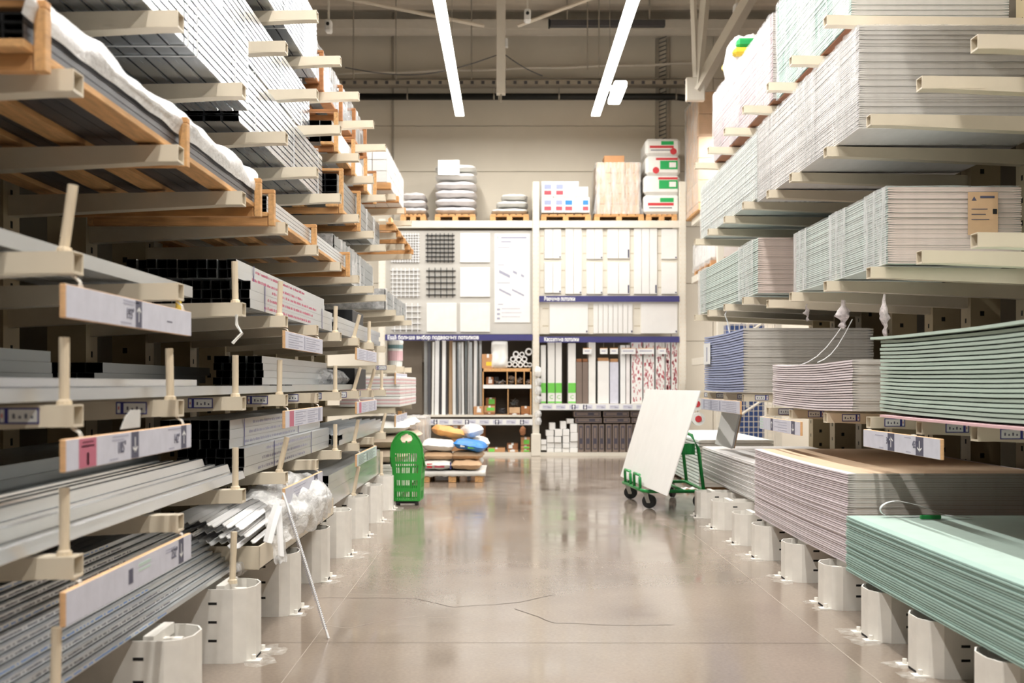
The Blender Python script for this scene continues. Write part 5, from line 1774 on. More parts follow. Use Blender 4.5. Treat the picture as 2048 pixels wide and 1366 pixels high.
# ---- left bay floor level
z6 = 0.063
pbox('tall kraft carton on the base deck, first of a pair', 901, 852, 917, 906, YB + 0.35, 0.4, 'kraft', (0.25, 0.82, 0.75, 0.97, 'paper_w'), z6, lid=False)
pbox('tall kraft carton on the base deck, second of a pair', 917.5, 852, 932, 906, YB + 0.35, 0.4, 'kraft', (0.15, 0.82, 0.8, 0.97, 'paper_w'), z6, lid=False)
pbox('tall kraft carton standing apart behind the bag pallet', 940, 852, 955, 906, YB + 0.4, 0.4, 'kraft', None, z6, lid=False)
pbox('tall dark carton beside the lone kraft carton', 956, 852, 970, 906, YB + 0.42, 0.4, 'kraft_d', (0.25, 0.75, 0.7, 0.9, 'ink_f'), z6, lid=False)
pbox('low wide kraft carton on the base deck behind the basket', 975, 897, 1010, 906, YB + 0.12, 0.35, 'kraft', (0.05, 0.1, 0.4, 0.9, 'lime'), z6)
pbox('kraft carton with white label on the base deck', 1016, 900, 1036, 906, YB + 0.1, 0.35, 'kraft', (0.2, 0.2, 0.7, 0.9, 'paper_w'), z6)
pbox('reddish carton on the labelled kraft carton', 1014, 888, 1036, 899, YB + 0.12, 0.3, 'kraft_d', (0.15, 0.2, 0.5, 0.8, 'paper_w'), P(0, 900)[1] + 0.003)
for i, (a, b) in enumerate(((899.5, 906), (892, 899), (876, 891.5))):
    pbox('kraft carton with lime sticker, ' + ('lowest', 'middle', 'topmost')[i] + ' of the three beside the bay upright', 1042, a, 1060.5, b, YB + 0.12, 0.35, 'kraft', (0.3, 0.15, 0.9, 0.7, 'lime'), z6 if i == 0 else P(0, b)[1] + 0.004)
X, Z = P(1046, 862)
obj('net_bag', MB().tube([(X, YB - 0.03, Z + 0.09), (X, YB - 0.03, Z + 0.05), (X - 0.01, YB - 0.03, Z), (X, YB - 0.03, Z - 0.06), (X + 0.01, YB - 0.03, Z - 0.08)], [0.01, 0.05, 0.055, 0.045, 0.01], 8), 'kraft_d', label='small brown net bag hanging from the price rail', cat='bag')

# ---- right bay shelf: boxed ceiling goods
ys_ = 0.937
up = [  # x0, x1, top, main material, kind
    (1082, 1092, 690, 'white', 'g'), (1096, 1110, 684, 'white', 'g'), (1111.5, 1124, 684, 'white', 'g'), (1137, 1152, 686, 'white', 'g'),
    (1153, 1165, 724, 'dark_carton', 'p'), (1166, 1177, 724, 'dark_carton', 'p'), (1178, 1192, 684, 'bag_w', 'p'), (1196.5, 1219, 722, 'white', 'p'), (1221, 1238, 724, 'paper', 'p'),
    (1242, 1252, 690, 'paper_w', 'p'), (1253.5, 1261, 690, 'bag_grey', 'p'),
    (1264, 1286, 684, 'white', 'r'), (1288.5, 1310, 684, 'white', 'r'), (1313, 1331, 684, 'white', 'r'), (1333, 1342, 684, 'white', 'r'), (1344.5, 1357, 684, 'white', 'r')]
for i, (a, b, t, m, kd) in enumerate(up):
    A, B = P(a, 806), P(b, t)
    nmz = {'g': 'white carton with lime base band', 'p': 'plain tall carton', 'r': 'crimson patterned white carton'}[kd]
    c = thing('tall_carton', f'{nmz}, {ordn(i + 1)} along the right bay under the lower navy strip', 'carton', ((A[0] + B[0]) / 2, YB + 0.1, ys_), 'tall cartons in the right bay')
    dz = 0.0
    obj('body', MB().box(A[0], YB + 0.1, ys_, B[0], YB + 0.5, min(B[1], 2.06)), m, c, bevel=0.004)
    yf = YB + 0.0985
    if kd == 'g':
        z0_, z1_ = P(0, 786)[1], P(0, 766)[1]
        obj('lime_band', MB().box(A[0], yf, z0_, B[0], YB + 0.1, z1_), 'lime', c)
        obj('lime_band', MB().box(A[0], yf, ys_ + 0.01, B[0], YB + 0.1, P(0, 803)[1]), 'lime', c)
        if b - a > 11:
            text('C', 0.1, 'lime', ((A[0] + B[0]) / 2 - 0.035, yf - 0.002, P(0, 798)[1]), (math.radians(90), 0, 0), c)
    if kd == 'r':
        rr = random.Random(i)
        mb = MB()
        for q in range(70):
            x = rr.uniform(A[0] + 0.005, B[0] - 0.02)
            z = rr.uniform(ys_ + 0.02, 2.0)
            mb.box(x, yf, z, x + rr.uniform(0.008, 0.02), YB + 0.0995, z + rr.uniform(0.02, 0.07))
        obj('crimson_print', mb, 'redpat', c, kind='stuff')
    if kd == 'p' and m in ('white', 'paper', 'dark_carton'):
        obj('kraft_top', MB().box(A[0] + 0.005, YB + 0.11, min(B[1], 2.06), B[0] - 0.005, YB + 0.4, min(B[1], 2.06) + 0.06), 'kraft_d' if m == 'dark_carton' else 'kraft', c, bevel=0.01)
for i, (a, b) in enumerate(((1166, 1183), (1200, 1215), (1220, 1236), (1243, 1271), (1276, 1308), (1317, 1332))):
    t_ = thing('hanging_card', f'white hanging price card with amber edge, {ordn(i + 1)} along the right display bay', 'card', (P((a + b) / 2, 0)[0], YB + 0.02, P(0, 708)[1]), 'hanging price cards')
    obj('card', rectbox(MB(), a, 697, b, 708, YB + 0.02, YB + 0.024), 'paper_w', t_)
    obj('amber_edge', rectbox(MB(), a, 696, b, 697, YB + 0.018, YB + 0.024), 'bag_orange', t_)
    obj('print_line', rectbox(MB(), a + 3, 701, b - 4, 703, YB + 0.018, YB + 0.02), 'ink_f', t_)
    obj('wire', MB().tube([(P((a + b) / 2, 0)[0], YB + 0.022, P(0, 696)[1]), (P((a + b) / 2, 0)[0], YB + 0.022, 2.09)], 0.003, 4), 'tray', t_)

# ---- right bay floor level: white boxes and dark printed cartons
k = 0
for (a, b, c, d) in ((1082, 890, 1093, 901), (1082, 880, 1093, 889.5), (1094, 897, 1108, 906), (1109, 897, 1124, 906), (1125, 897, 1139, 906), (1140, 896, 1156, 906), (1094, 886, 1109, 896.5), (1110, 886, 1124, 896.5), (1126, 887, 1139, 896.5),
                     (1140, 884, 1156, 895.5), (1094, 873, 1108, 885.5), (1109, 874, 1123, 885.5), (1126, 872, 1139, 886.5), (1141, 866, 1156, 883.5), (1092, 861, 1108, 872.5), (1110, 859, 1125, 873), (1126, 859, 1139, 871.5), (1141, 848, 1155, 865.5),
                     (1099, 846, 1111, 860.5), (1121, 843, 1133, 858.5), (1134, 838, 1148, 847.5)):
    k += 1
    A, B = P(a, d), P(c, b)
    bx = carton('white_box', f'small white box in the heap beside dark printed cartons, {ordn(k)} counted from the floor up', A[0], YB + 0.06 + 0.04 * RND.random(), max(A[1], z6), B[0], YB + 0.4, B[1], 'white', 'paper_w', 'box', 'white boxes heap', lid=False)
k = 0
dark = [(1148, 823, 1202, 834, 'h'), (1207, 823, 1259, 834, 'h'), (1262, 823, 1300, 834, 'h'), (1151, 836, 1204, 846, 'h'), (1208, 836, 1261, 846, 'h'), (1264, 836, 1300, 846, 'h')]
dark += [(1156 + i * 14, 849, 1156 + i * 14 + (12 if i != 3 else 11), 905, 'v') for i in range(11)]
for (a, b, c, d, o_) in dark:
    k += 1
    A, B = P(a, d), P(c, b)
    z0_ = max(A[1], z6)
    bx = thing('printed_carton', f'grey brown plank carton with dark print, {"flat" if o_ == "h" else "upright"}, {ordn(k)} of the block under the right bay', 'carton', ((A[0] + B[0]) / 2, YB + 0.06, z0_), 'dark printed plank cartons')
    obj('body', MB().box(A[0], YB + 0.06, z0_, B[0], YB + 0.6, B[1]), 'dark_carton', bx, bevel=0.003)
    W, Hh = B[0] - A[0], B[1] - z0_
    pr = MB()
    if o_ == 'h':
        pr.box(A[0] + 0.04 * W, YB + 0.058, z0_ + 0.2 * Hh, B[0] - 0.04 * W, YB + 0.0595, z0_ + 0.85 * Hh, 0)
        pr.box(A[0] + 0.1 * W, YB + 0.057, z0_ + 0.35 * Hh, A[0] + 0.52 * W, YB + 0.058, z0_ + 0.72 * Hh, 1).box(A[0] + 0.75 * W, YB + 0.057, z0_ + 0.35 * Hh, A[0] + 0.92 * W, YB + 0.058, z0_ + 0.72 * Hh, 1)
    else:
        pr.box(A[0] + 0.2 * W, YB + 0.058, z0_ + 0.1 * Hh, B[0] - 0.15 * W, YB + 0.0595, B[1] - 0.05 * Hh, 0)
        pr.box(A[0] + 0.35 * W, YB + 0.057, z0_ + 0.5 * Hh, A[0] + 0.7 * W, YB + 0.058, z0_ + 0.88 * Hh, 1).box(A[0] + 0.35 * W, YB + 0.057, z0_ + 0.14 * Hh, A[0] + 0.75 * W, YB + 0.058, z0_ + 0.3 * Hh, 1)
    obj('dark_print', pr, ['carton_ink', 'dark_carton'], bx)
# goods bagged on the upright between the bays
for i, (a, b) in enumerate(((735, 755), (757, 772), (774, 790), (793, 806), (822, 835), (836, 850))):
    A, B = P(1069, b), P(1083, a)
    pk = pillow('hanging_packet', (A[0] + B[0]) / 2, YB - 0.09, A[1], B[0] - A[0], 0.05, B[1] - A[1], 'bag_w' if i < 1 else 'film_mid', f'clear packet hanging on the middle upright, {ordn(i + 1)} from the top', 'packet', 'hanging packets on the middle upright', seed=i * 2.2, n=8)

# ---- pallets of goods on top of the shelf
zt = 4.226
Yp = YB + 0.075


def toppal(lab, x0, x1):
    A, B = P(x0, 0)[0], P(x1, 0)[0]
    return pallet(lab, A, B, Yp, Yp + 0.9, zt, 0.12)


toppal('wooden pallet on the shelf top under the low greyish bags, nearest the stud rack', 800, 851)
toppal('wooden pallet on the shelf top under the tall column of pale bags', 869, 951)
toppal('wooden pallet on the shelf top under the low white heap', 980, 1058)
toppal('wooden pallet on the shelf top under the blue and red printed boxes', 1082, 1182)
toppal('wooden pallet on the shelf top under the wrapped kraft cartons', 1189, 1289)
toppal('wooden pallet on the shelf top under the green and red bags', 1293, 1356)
zp = zt + 0.122
for r in range(3):
    pillow('greyish_bag', P(826, 0)[0], Yp + 0.4, zp + r * 0.135, P(854, 0)[0] - P(800, 0)[0] - 0.03 * r, 0.8, 0.125, 'bag_grey', ('lowest', 'middle', 'topmost')[r] + ' greyish film wrapped bag on the first shelf top pallet', 'bag', 'greyish bags on the first pallet', seed=r * 3.1)
for r in range(6):
    pillow('pale_bag', P(910.5, 0)[0], Yp + 0.4, zp + r * 0.153, P(952, 0)[0] - P(868, 0)[0], 0.8, 0.136, 'bag_grey' if r < 4 else 'bag_w', f'pale bag, {ordn(r + 1)} up in the tall column on the shelf top', 'bag', 'pale bags of the tall column', seed=r * 1.9)
obj('sheet_label', rectbox(MB(), 876, 320, 919, 350, Yp - 0.05, Yp - 0.047), 'paper_w', label='large white paper sheet stuck on the top bags of the tall column', cat='paper', kind=None)
for r in range(3):
    pillow('white_bag', P(1020, 0)[0] + 0.04 * r, Yp + 0.4, zp + r * 0.13, P(1058, 0)[0] - P(982, 0)[0] - 0.1 * r, 0.8, 0.115, 'bag_w', ('lowest', 'middle', 'topmost')[r] + ' white bag of the low heap on the shelf top', 'bag', 'white bags of the low heap', seed=20 + r * 1.3)
k = 0
for (a, b, c, d, pr) in ((1083, 393, 1106.5, 424, 1), (1107, 393, 1128, 424, 1), (1128.5, 393, 1152, 424, 2), (1152.5, 393, 1180, 424, 3), (1083, 361, 1106.5, 392.5, 1), (1107, 361, 1130, 392.5, 1), (1130.5, 361, 1158, 392.5, 0), (1158.5, 372, 1177, 392.5, 0)):
    k += 1
    A, B = P(a, d), P(c, b)
    z0_ = max(A[1], zp) if k < 5 else A[1]
    bx = thing('printed_box', f'white box with blue and red print on the shelf top, {ordn(k)} along two rows', 'box', ((A[0] + B[0]) / 2, Yp, z0_), 'blue and red printed boxes')
    obj('body', MB().box(A[0], Yp, z0_, B[0], Yp + 0.8, B[1]), 'white', bx, bevel=0.006)
    W, Hh = B[0] - A[0], B[1] - z0_
    if pr:
        u = 0.25 if pr == 1 else 0.1 if pr == 2 else 0.5
        v = u + (0.6 if pr != 3 else 0.4)
        obj('blue_print', MB().box(A[0] + u * W, Yp - 0.003, z0_ + 0.5 * Hh, A[0] + v * W, Yp + 0.001, z0_ + 0.8 * Hh), 'sky' if pr > 1 else 'edge_blue', bx)
        obj('red_print', MB().box(A[0] + u * W, Yp - 0.003, z0_ + 0.14 * Hh, A[0] + v * W, Yp + 0.001, z0_ + 0.4 * Hh), 'redpat', bx)
# wrapped kraft cartons
kp = thing('wrapped_carton_pallet', 'tall block of kraft cartons in cloudy film on the shelf top', 'pack', (P(1238, 0)[0], Yp, zp), None)
A, B = P(1194, 426), P(1280, 323)
for r in range(5):
    for c in range(3):
        w3, h5 = (B[0] - A[0]) / 3, (B[1] - zp) / 5
        obj('carton', MB().box(A[0] + c * w3 + 0.003, Yp + 0.02, zp + r * h5, A[0] + (c + 1) * w3 - 0.003, Yp + 0.8, zp + (r + 1) * h5 - 0.004), 'bag_kraft', kp, bevel=0.004)
C1, C2 = P(1211, 322), P(1252, 305)
obj('carton', MB().box(C1[0], Yp + 0.2, C1[1] - 0.005, C2[0], Yp + 0.6, C2[1]), 'kraft', kp, bevel=0.006)
mbf = MB()
for fa, fb_, n_ in (((A[0] - 0.02, Yp), (B[0] + 0.02, Yp), 14), ((A[0] - 0.02, Yp + 0.82), (A[0] - 0.02, Yp), 8), ((B[0] + 0.02, Yp), (B[0] + 0.02, Yp + 0.82), 8)):
    mbf.grid(lambda u, v: (fa[0] + (fb_[0] - fa[0]) * u + (0.06 * (1 - v) ** 6 * (1 if fa[0] + (fb_[0] - fa[0]) * u > (A[0] + B[0]) / 2 else -1)) + 0.012 * nz(v * 9, u * 5),
                           fa[1] + (fb_[1] - fa[1]) * u - 0.01 - 0.02 * nz(u * 6, v * 7), zp + 0.002 + (B[1] - zp) * v), n_, 14)
obj('film', mbf, 'film_mid', kp, smooth=True)
# green and white bags
tops = [(426, 388), (388, 349), (349, 310), (310, 275)]
for r, (b, t) in enumerate(tops):
    A, B = P(1288 + (4 if r > 1 else 0), b), P(1362, t)
    z0_ = zp if r == 0 else A[1] + 0.003
    bg = thing('cement_bag', f'white bag with green and red print, {ordn(r + 1)} up in the shelf top pile', 'bag', ((A[0] + B[0]) / 2, Yp, z0_), 'green and red printed bags')
    obj('body', MB().box(A[0], Yp, z0_, B[0], Yp + 0.8, B[1]), 'bag_w', bg, bevel=0.05)
    W, Hh = B[0] - A[0], B[1] - z0_
    yf = Yp - 0.003
    if r in (1, 2):
        obj('green_print', MB().box(A[0] + W * 0.42, yf, z0_ + Hh * 0.3, B[0] - 0.05, Yp + 0.001, z0_ + Hh * 0.75), 'emerald', bg)
        obj('red_band', MB().box(A[0] + W * (0.4 if r == 1 else 0.3), yf, z0_ + Hh * 0.78, B[0] - 0.05, Yp + 0.001, z0_ + Hh * 0.9), 'red', bg)
        obj('white_mark', MB().box(B[0] - 0.2, yf - 0.002, z0_ + Hh * 0.4, B[0] - 0.08, yf, z0_ + Hh * 0.66), 'white', bg)
    else:
        obj('green_print', MB().box(A[0] + W * 0.45, yf, z0_ + Hh * 0.62, B[0] - 0.12, Yp + 0.001, z0_ + Hh * 0.84), 'emerald', bg)
        obj('red_band', MB().box(A[0] + W * 0.12, yf, z0_ + Hh * 0.44, B[0] - 0.12, Yp + 0.001, z0_ + Hh * 0.58), 'red', bg)
        obj('dark_line', MB().box(A[0] + W * 0.15, yf, z0_ + Hh * 0.3, B[0] - 0.15, Yp + 0.001, z0_ + Hh * 0.35), 'ink', bg)
    if r in (2, 3):
        X = A[0] + W * (0.3 if r == 2 else 0.8)
        obj('red_seal', MB().tube([(X, yf - 0.001, z0_ + Hh * 0.25), (X, Yp + 0.001, z0_ + Hh * 0.25)], 0.06, 14), 'red', bg)

# ---- side pallet rack at the far end of the board rack
sr = thing('side_pallet_rack', 'white pallet rack with brown decks beyond the blue plasterboard stack', 'rack', (3.6, 19, 0))
for yy in (17.7, 20.25):
    for xx in (3.3, 4.2):
        if yy > 20 and xx < 4:
            continue
        obj('upright', MB().box(xx - 0.05, yy - 0.05, 0, xx + 0.05, yy + 0.05, 4.6), 'shelfw', sr, bevel=0.005)
for i, z in enumerate((0.6, 1.2, 1.8, 2.4, 3.0)):
    a, b = (3.3, 4.2) if i % 2 == 0 else (4.2, 3.3)
    obj('brace', MB().tube([(a, 17.7, z), (b, 17.7, z + 0.6)], 0.022, 6), 'steelw', sr)
for z in (4.09, 3.07, 1.62):
    obj('beam', MB().box(3.26, 17.75, z, 3.32, 20.2, z + 0.12), 'shelfw', sr, bevel=0.004)
    obj('deck', MB().box(3.32, 17.75, z + 0.08, 4.2, 20.2, z + 0.115), 'brown_panel', sr)
bx_ = None
for i in range(12):
    x = 3.36 + i * 0.075
    if bx_ is None:
        bx_ = obj('mesh_wire', MB().box(x, 18.0, 0.3, x + 0.01, 18.01, 2.4), 'shelfw', sr)
    else:
        inst(bx_, (x, 18.005, 0.3), sr)
for i in range(24):
    z = 0.35 + i * 0.085
    if i == 0:
        bz_ = obj('mesh_wire', MB().box(3.34, 18.012, z, 4.22, 18.02, z + 0.01), 'shelfw', sr)
    else:
        inst(bz_, (3.78, 18.016, z), sr)
for i, (z0_, z1_, m) in enumerate(((1.75, 2.25, 'azure'), (1.25, 1.6, 'white'), (0.35, 1.1, 'azure'))):
    carton('stored_carton', ('blue', 'white', 'dark blue')[i] + ' carton behind the wire mesh of the side rack, ' + ('upper', 'middle', 'lower')[i], 3.55, 18.2, z0_ if z0_ != 1.75 else 1.738, 4.1, 19.2, z1_, m, 'paper_w')
cbx = thing('wrapped_carton_stack', 'tall film wrapped stack of beige cartons on the side rack top', 'pack', (3.6, 19.1, 4.21))
for i in range(5):
    for c in range(2):
        obj('carton', MB().box(3.2 + c * 0.45, 19.1, 4.35 + i * 0.37, 3.64 + c * 0.45, 20.45, 4.35 + (i + 1) * 0.37 - 0.006), 'bag_kraft', cbx, bevel=0.005)
obj('base', MB().box(3.2, 19.1, 4.213, 4.1, 20.45, 4.24).box(3.2, 19.1, 4.24, 3.3, 20.45, 4.34).box(3.7, 19.1, 4.24, 3.8, 20.45, 4.34), 'wood', cbx)
obj('film', shell(3.19, 4.1, 19.08, 20.46, 4.23, 6.21, 0.02, seed=55), ['film_mid', 'film_end'], cbx, smooth=True)
for lv, z0_ in ((3.19, 'upper'), (1.74, 'lower')):
    pass
wl = thing('wrapped_white_load', 'white film wrapped load on a pallet at the middle level of the side rack', 'pack', (3.7, 18, 3.19))
obj('load', MB().box(3.3, 18.4, 3.3, 4.1, 20.1, 3.72), 'white', wl, bevel=0.05)
obj('film', shell(3.28, 4.1, 18.38, 20.12, 3.25, 3.74, 0.03, seed=66), ['film_mid', 'film_end'], wl, smooth=True)
for yy in (18.4, 18.9, 19.4, 19.9):
    obj('pallet_block', MB().box(3.28, yy, 3.193, 4.1, yy + 0.12, 3.3), 'wood_x', wl)
# far green board stack behind the trolley and the bag on the pink pack
loose(14, 2.3, 3.2, 13.7, 16.6, 0.05, 0.62, 'edge_mint', 'gyp', 'edge_white', 0.002, 'mint sheet in the low far stack behind the green trolley', 'mint boards behind the trolley')
pal_ = thing('timber_bearers', 'timber bearers under the low far mint stack', 'timber', (2.7, 13.7, 0))
for yy in (13.8, 15.1, 16.4):
    obj('bearer', MB().box(2.32, yy, 0, 3.18, yy + 0.1, 0.048), 'wood_x', pal_)
gb = thing('green_yellow_bag', 'white bag with green and yellow stripes lying on the pink wrapped pack', 'bag', (2.68, 12.4, 4.585))
A, B = at(1463, 125, 12.4), at(1545, 47, 12.4)
z0_ = 4.595
pillow('sack', (A[0] + B[0]) / 2, 12.7, z0_, B[0] - A[0], 0.6, 0.5, 'bag_w', None, None, seed=9.9, parent=None).parent = None
sk = [o for o in bpy.data.objects if o.name.startswith('sack')][-1]
sk.parent = gb
sk.location = sk.location - gb.location
obj('green_stripe', MB().box(A[0] + 0.05, 12.34, z0_ + 0.36, B[0] + 0.01, 13.04, z0_ + 0.46), 'emerald', gb, bevel=0.03)
obj('yellow_stripe', MB().box(A[0] + 0.01, 12.32, z0_ + 0.27, B[0] + 0.02, 13.06, z0_ + 0.355), 'yellow', gb, bevel=0.03)
# panels leaning at the end of the far stack
for i in range(3):
    mb = MB().box(-0.09, 0, 0, 0.09, 0.02, 0.5)
    X = 2.36 + 0.025 * i
    mb = MB().box(0, 0, 0, 0.2, 0.018, 0.37).rot(math.radians(13), 'Y').rot(math.radians(-38), 'Z').move((2.19 + 0.02 * i, 12.05 + 0.03 * i, 0.66))
    obj('leaning_panel', mb, 'white' if i < 2 else 'bag_kraft', label=('front white', 'middle white', 'back kraft')[i] + ' panel leaning on the far white stack under the long price board', cat='panel', group='leaning panels', bevel=0.002)
for i, (x, y) in enumerate(((1394, 808), (1397, 838))):
    X, Z = at(x, y, 12.8)
    s_ = thing('hanging_tape', ('upper' if i == 0 else 'lower') + ' white roll with red emblem hanging at the end of the board rack', 'tape', (X, 12.8, Z - 0.07))
    obj('disc', MB().tube([(X, 12.8, Z), (X, 12.85, Z)], 0.075, 18), 'white', s_)
    obj('red_emblem', MB().tube([(X, 12.795, Z), (X, 12.8, Z)], 0.038, 14), 'red', s_)
    obj('hook', MB().tube([(X, 12.845, Z + 0.07), (X, 12.845, 1.14 if i == 0 else Z + 0.2)], 0.004, 5), 'tray', s_)

# ================================================================== on the floor of the aisle
# green basket trolley
gx, gy = -1.08, 12.1
bt = thing('basket_trolley', 'tall green plastic basket trolley standing on the concrete floor', 'basket', (gx, gy, 0))
prof = [(0.05, 0.138), (0.2, 0.142), (0.38, 0.152), (0.45, 0.162), (0.52, 0.170), (0.60, 0.168), (0.66, 0.155), (0.71, 0.13), (0.75, 0.10), (0.775, 0.07), (0.79, 0.03)]


def hw(z):
    for (z0, a), (z1, b) in zip(prof, prof[1:]):
        if z0 <= z <= z1:
            t = (z - z0) / (z1 - z0)
            return a + (b - a) * t
    return prof[-1][1]


rows_ = [(0.065, 0.152), (0.188, 0.272), (0.345, 0.445), (0.465, 0.55)]
mbp = MB()
N_ = 28
zs_ = sorted(set([0.05 + 0.74 * i / 60 for i in range(61)]))
for i in range(len(zs_) - 1):
    z0, z1 = zs_[i], zs_[i + 1]
    zc = (z0 + z1) / 2
    for j in range(N_):
        u0, u1 = -1 + 2 * j / N_, -1 + 2 * (j + 1) / N_
        uc = (u0 + u1) / 2
        xx = uc * hw(zc)
        if (xx / 0.062) ** 2 + ((zc - 0.712) / 0.05) ** 2 < 1 and not (abs(xx) < 0.012 and zc < 0.69):
            continue
        if any(a < zc < b for a, b in rows_) and abs(xx) < (0.115 if zc > 0.46 else 0.12) and j % 2 == 0:
            continue
        bow = lambda u: 0.025 * u * u
        mbp.add([(gx + u0 * hw(z0), gy + bow(u0), z0), (gx + u1 * hw(z0), gy + bow(u1), z0), (gx + u1 * hw(z1), gy + bow(u1), z1), (gx + u0 * hw(z1), gy + bow(u0), z1)], [(0, 1, 2, 3)])
obj('handle_panel', mbp, 'green', bt, solid=0.008)


def side_panel(sx):
    mb = MB()
    for i in range(26):
        z0, z1 = 0.05 + 0.5 * i / 26, 0.05 + 0.5 * (i + 1) / 26
        zc = (z0 + z1) / 2
        for j in range(24):
            v0, v1 = j / 24, (j + 1) / 24
            top = 0.72 - 0.32 * min(1, ((v0 + v1) / 2) * 1.6)
            if zc > top:
                continue
            if any(a < zc < b for a, b in rows_[:3]) and 0.12 < v0 < 0.85 and j % 2 == 0:
                continue
            f = lambda v, z: (gx + sx * (hw(z) + 0.02 * v), gy + 0.025 + 0.30 * v * (0.82 + 0.36 * z), z)
            mb.add([f(v0, z0), f(v1, z0), f(v1, z1), f(v0, z1)], [(0, 1, 2, 3)])
    return mb


for sx in (-1, 1):
    obj('side_wall', side_panel(sx), 'green', bt, solid=0.007)
mbf = MB()
for i in range(20):
    z0, z1 = 0.05 + 0.35 * i / 20, 0.05 + 0.35 * (i + 1) / 20
    for j in range(24):
        u0, u1 = -1 + 2 * j / 24, -1 + 2 * (j + 1) / 24
        if any(a < (z0 + z1) / 2 < b for a, b in ((0.065, 0.152), (0.188, 0.272), (0.30, 0.38))) and abs(u0) < 0.85 and j % 4 != 1:
            continue
        f = lambda u, z: (gx + u * (hw(z) + 0.02), gy + 0.025 + 0.30 * (0.82 + 0.36 * z), z)
        mbf.add([f(u0, z0), f(u1, z0), f(u1, z1), f(u0, z1)], [(0, 1, 2, 3)])
obj('front_wall', mbf, 'green', bt, solid=0.007)
obj('bottom', MB().box(gx - 0.138, gy + 0.02, 0.045, gx + 0.138, gy + 0.27, 0.055), 'green', bt)
rim = []
for q in range(41):
    t = -1 + q / 20
    z = 0.50 + 0.29 * math.cos(t * math.pi / 2) ** 0.8 if abs(t) < 1 else 0.50
    x = math.copysign(hw(min(z, 0.79)), t) if abs(t) > 0.08 else t / 0.08 * 0.03
    rim.append((gx + x, gy + 0.005 + 0.02 * abs(t), z))
obj('rim', MB().tube(rim, 0.009, 6), 'green', bt, smooth=True)
for sx in (-1, 1):
    obj('rim', MB().tube([(gx + sx * hw(0.5), gy + 0.02, 0.52), (gx + sx * (hw(0.48) + 0.012), gy + 0.12, 0.45), (gx + sx * (hw(0.42) + 0.02), gy + 0.2, 0.41), (gx + sx * (hw(0.4) + 0.025), gy + 0.31, 0.40)], 0.012, 6), 'green', bt, smooth=True)
obj('base_tray', MB().box(gx - 0.12, gy + 0.03, 0.02, gx + 0.12, gy + 0.25, 0.046), 'black', bt, bevel=0.006)
for (dx, dy) in ((-0.1, 0.04), (0.1, 0.04), (-0.1, 0.23), (0.1, 0.23)):
    obj('wheel', MB().tube([(gx + dx - 0.012, gy + dy, 0.023), (gx + dx + 0.012, gy + dy, 0.023)], 0.022, 12), 'rubber', bt)

# pallet of bags
PX0, PX1, PY0 = -1.13, -0.335, 14.95
pallet('wooden pallet on the floor carrying the heap of mixed bags', PX0, PX1, PY0, PY0 + 1.2, 0.0, 0.144)
ss = MB().grid(lambda u, v: (PX0 - 0.03 + (PX1 - PX0 + 0.07) * u, PY0 - 0.014 + (0.0 if v < 0.01 else 0.002 if v < 0.1 else 1.1 * v), 0.1475 + (0.0 if 0.06 < v else -0.06 - 0.03 * abs(nz(u * 9))) + (0.002 * abs(nz(u * 12, v * 9)) if v > 0.06 else 0)), 30, 12)
obj('slip_sheet', ss, 'bag_w', label='white film slip sheet draped over the floor pallet under the bags', cat='sheet', smooth=True, solid=0.002)
zb_ = 0.156
bags = [(-0.93, 15.2, zb_, 0.40, 0.6, 0.125, 'bag_w', 'white bag with navy ends and red emblem at the front of the floor pallet', 0.0, 0),
        (-0.55, 15.2, zb_, 0.40, 0.6, 0.125, 'bag_kraft', 'kraft bag with brown print at the front corner of the floor pallet', 0.0, 0),
        (-0.92, 15.82, zb_, 0.40, 0.55, 0.12, 'bag_kraft', 'kraft bag low at the rear of the floor pallet', 0, 0), (-0.54, 15.82, zb_, 0.4, 0.55, 0.12, 'bag_w', 'white bag low at the rear corner of the floor pallet', 0, 0),
        (-0.93, 15.25, zb_ + 0.125, 0.41, 0.6, 0.11, 'bag_kraft', 'kraft bag in the second layer, under the white green bag', 0.05, 0),
        (-0.54, 15.3, zb_ + 0.125, 0.42, 0.6, 0.11, 'bag_kraft', 'kraft bag in the second layer, under the blue bag', -0.08, 0),
        (-0.93, 15.25, zb_ + 0.235, 0.43, 0.6, 0.15, 'bag_w', 'fat white bag with faint green print on the bag pallet', 0.0, 0.06),
        (-0.50, 15.22, zb_ + 0.25, 0.42, 0.55, 0.13, 'sky', 'bright blue bag with lime and pink print on the bag pallet', -0.1, 0.16),
        (-0.46, 15.75, zb_ + 0.235, 0.4, 0.5, 0.16, 'bag_w', 'plain white bag behind the blue bag', 0.1, 0),
        (-0.83, 15.62, zb_ + 0.40, 0.40, 0.5, 0.14, 'bag_orange', 'orange and grey bag lying on top of the bag pallet', 0.25, 0.2),
        (-0.50, 15.62, zb_ + 0.405, 0.24, 0.4, 0.16, 'film_white', 'crumpled white film bag on top behind the blue bag', 0.4, -0.25)]
for i, (x, y, z, w_, d_, h_, m, l, rz_, ry_) in enumerate(bags):
    b = pillow('building_bag', x, y, z, w_, d_, h_, m, l, 'bag', 'mixed bags on the floor pallet', rz_, ry_, seed=i * 2.3)


def patch_on(o, dx, dz, w_, h_, m, dy):
    """a print lying on the front of a bag"""
    c = wloc(o)
    return obj('print', MB().box(c.x + dx - w_ / 2, c.y + dy - 0.004, c.z + dz, c.x + dx + w_ / 2, c.y + dy + 0.004, c.z + dz + h_), m, o, bevel=0.002)


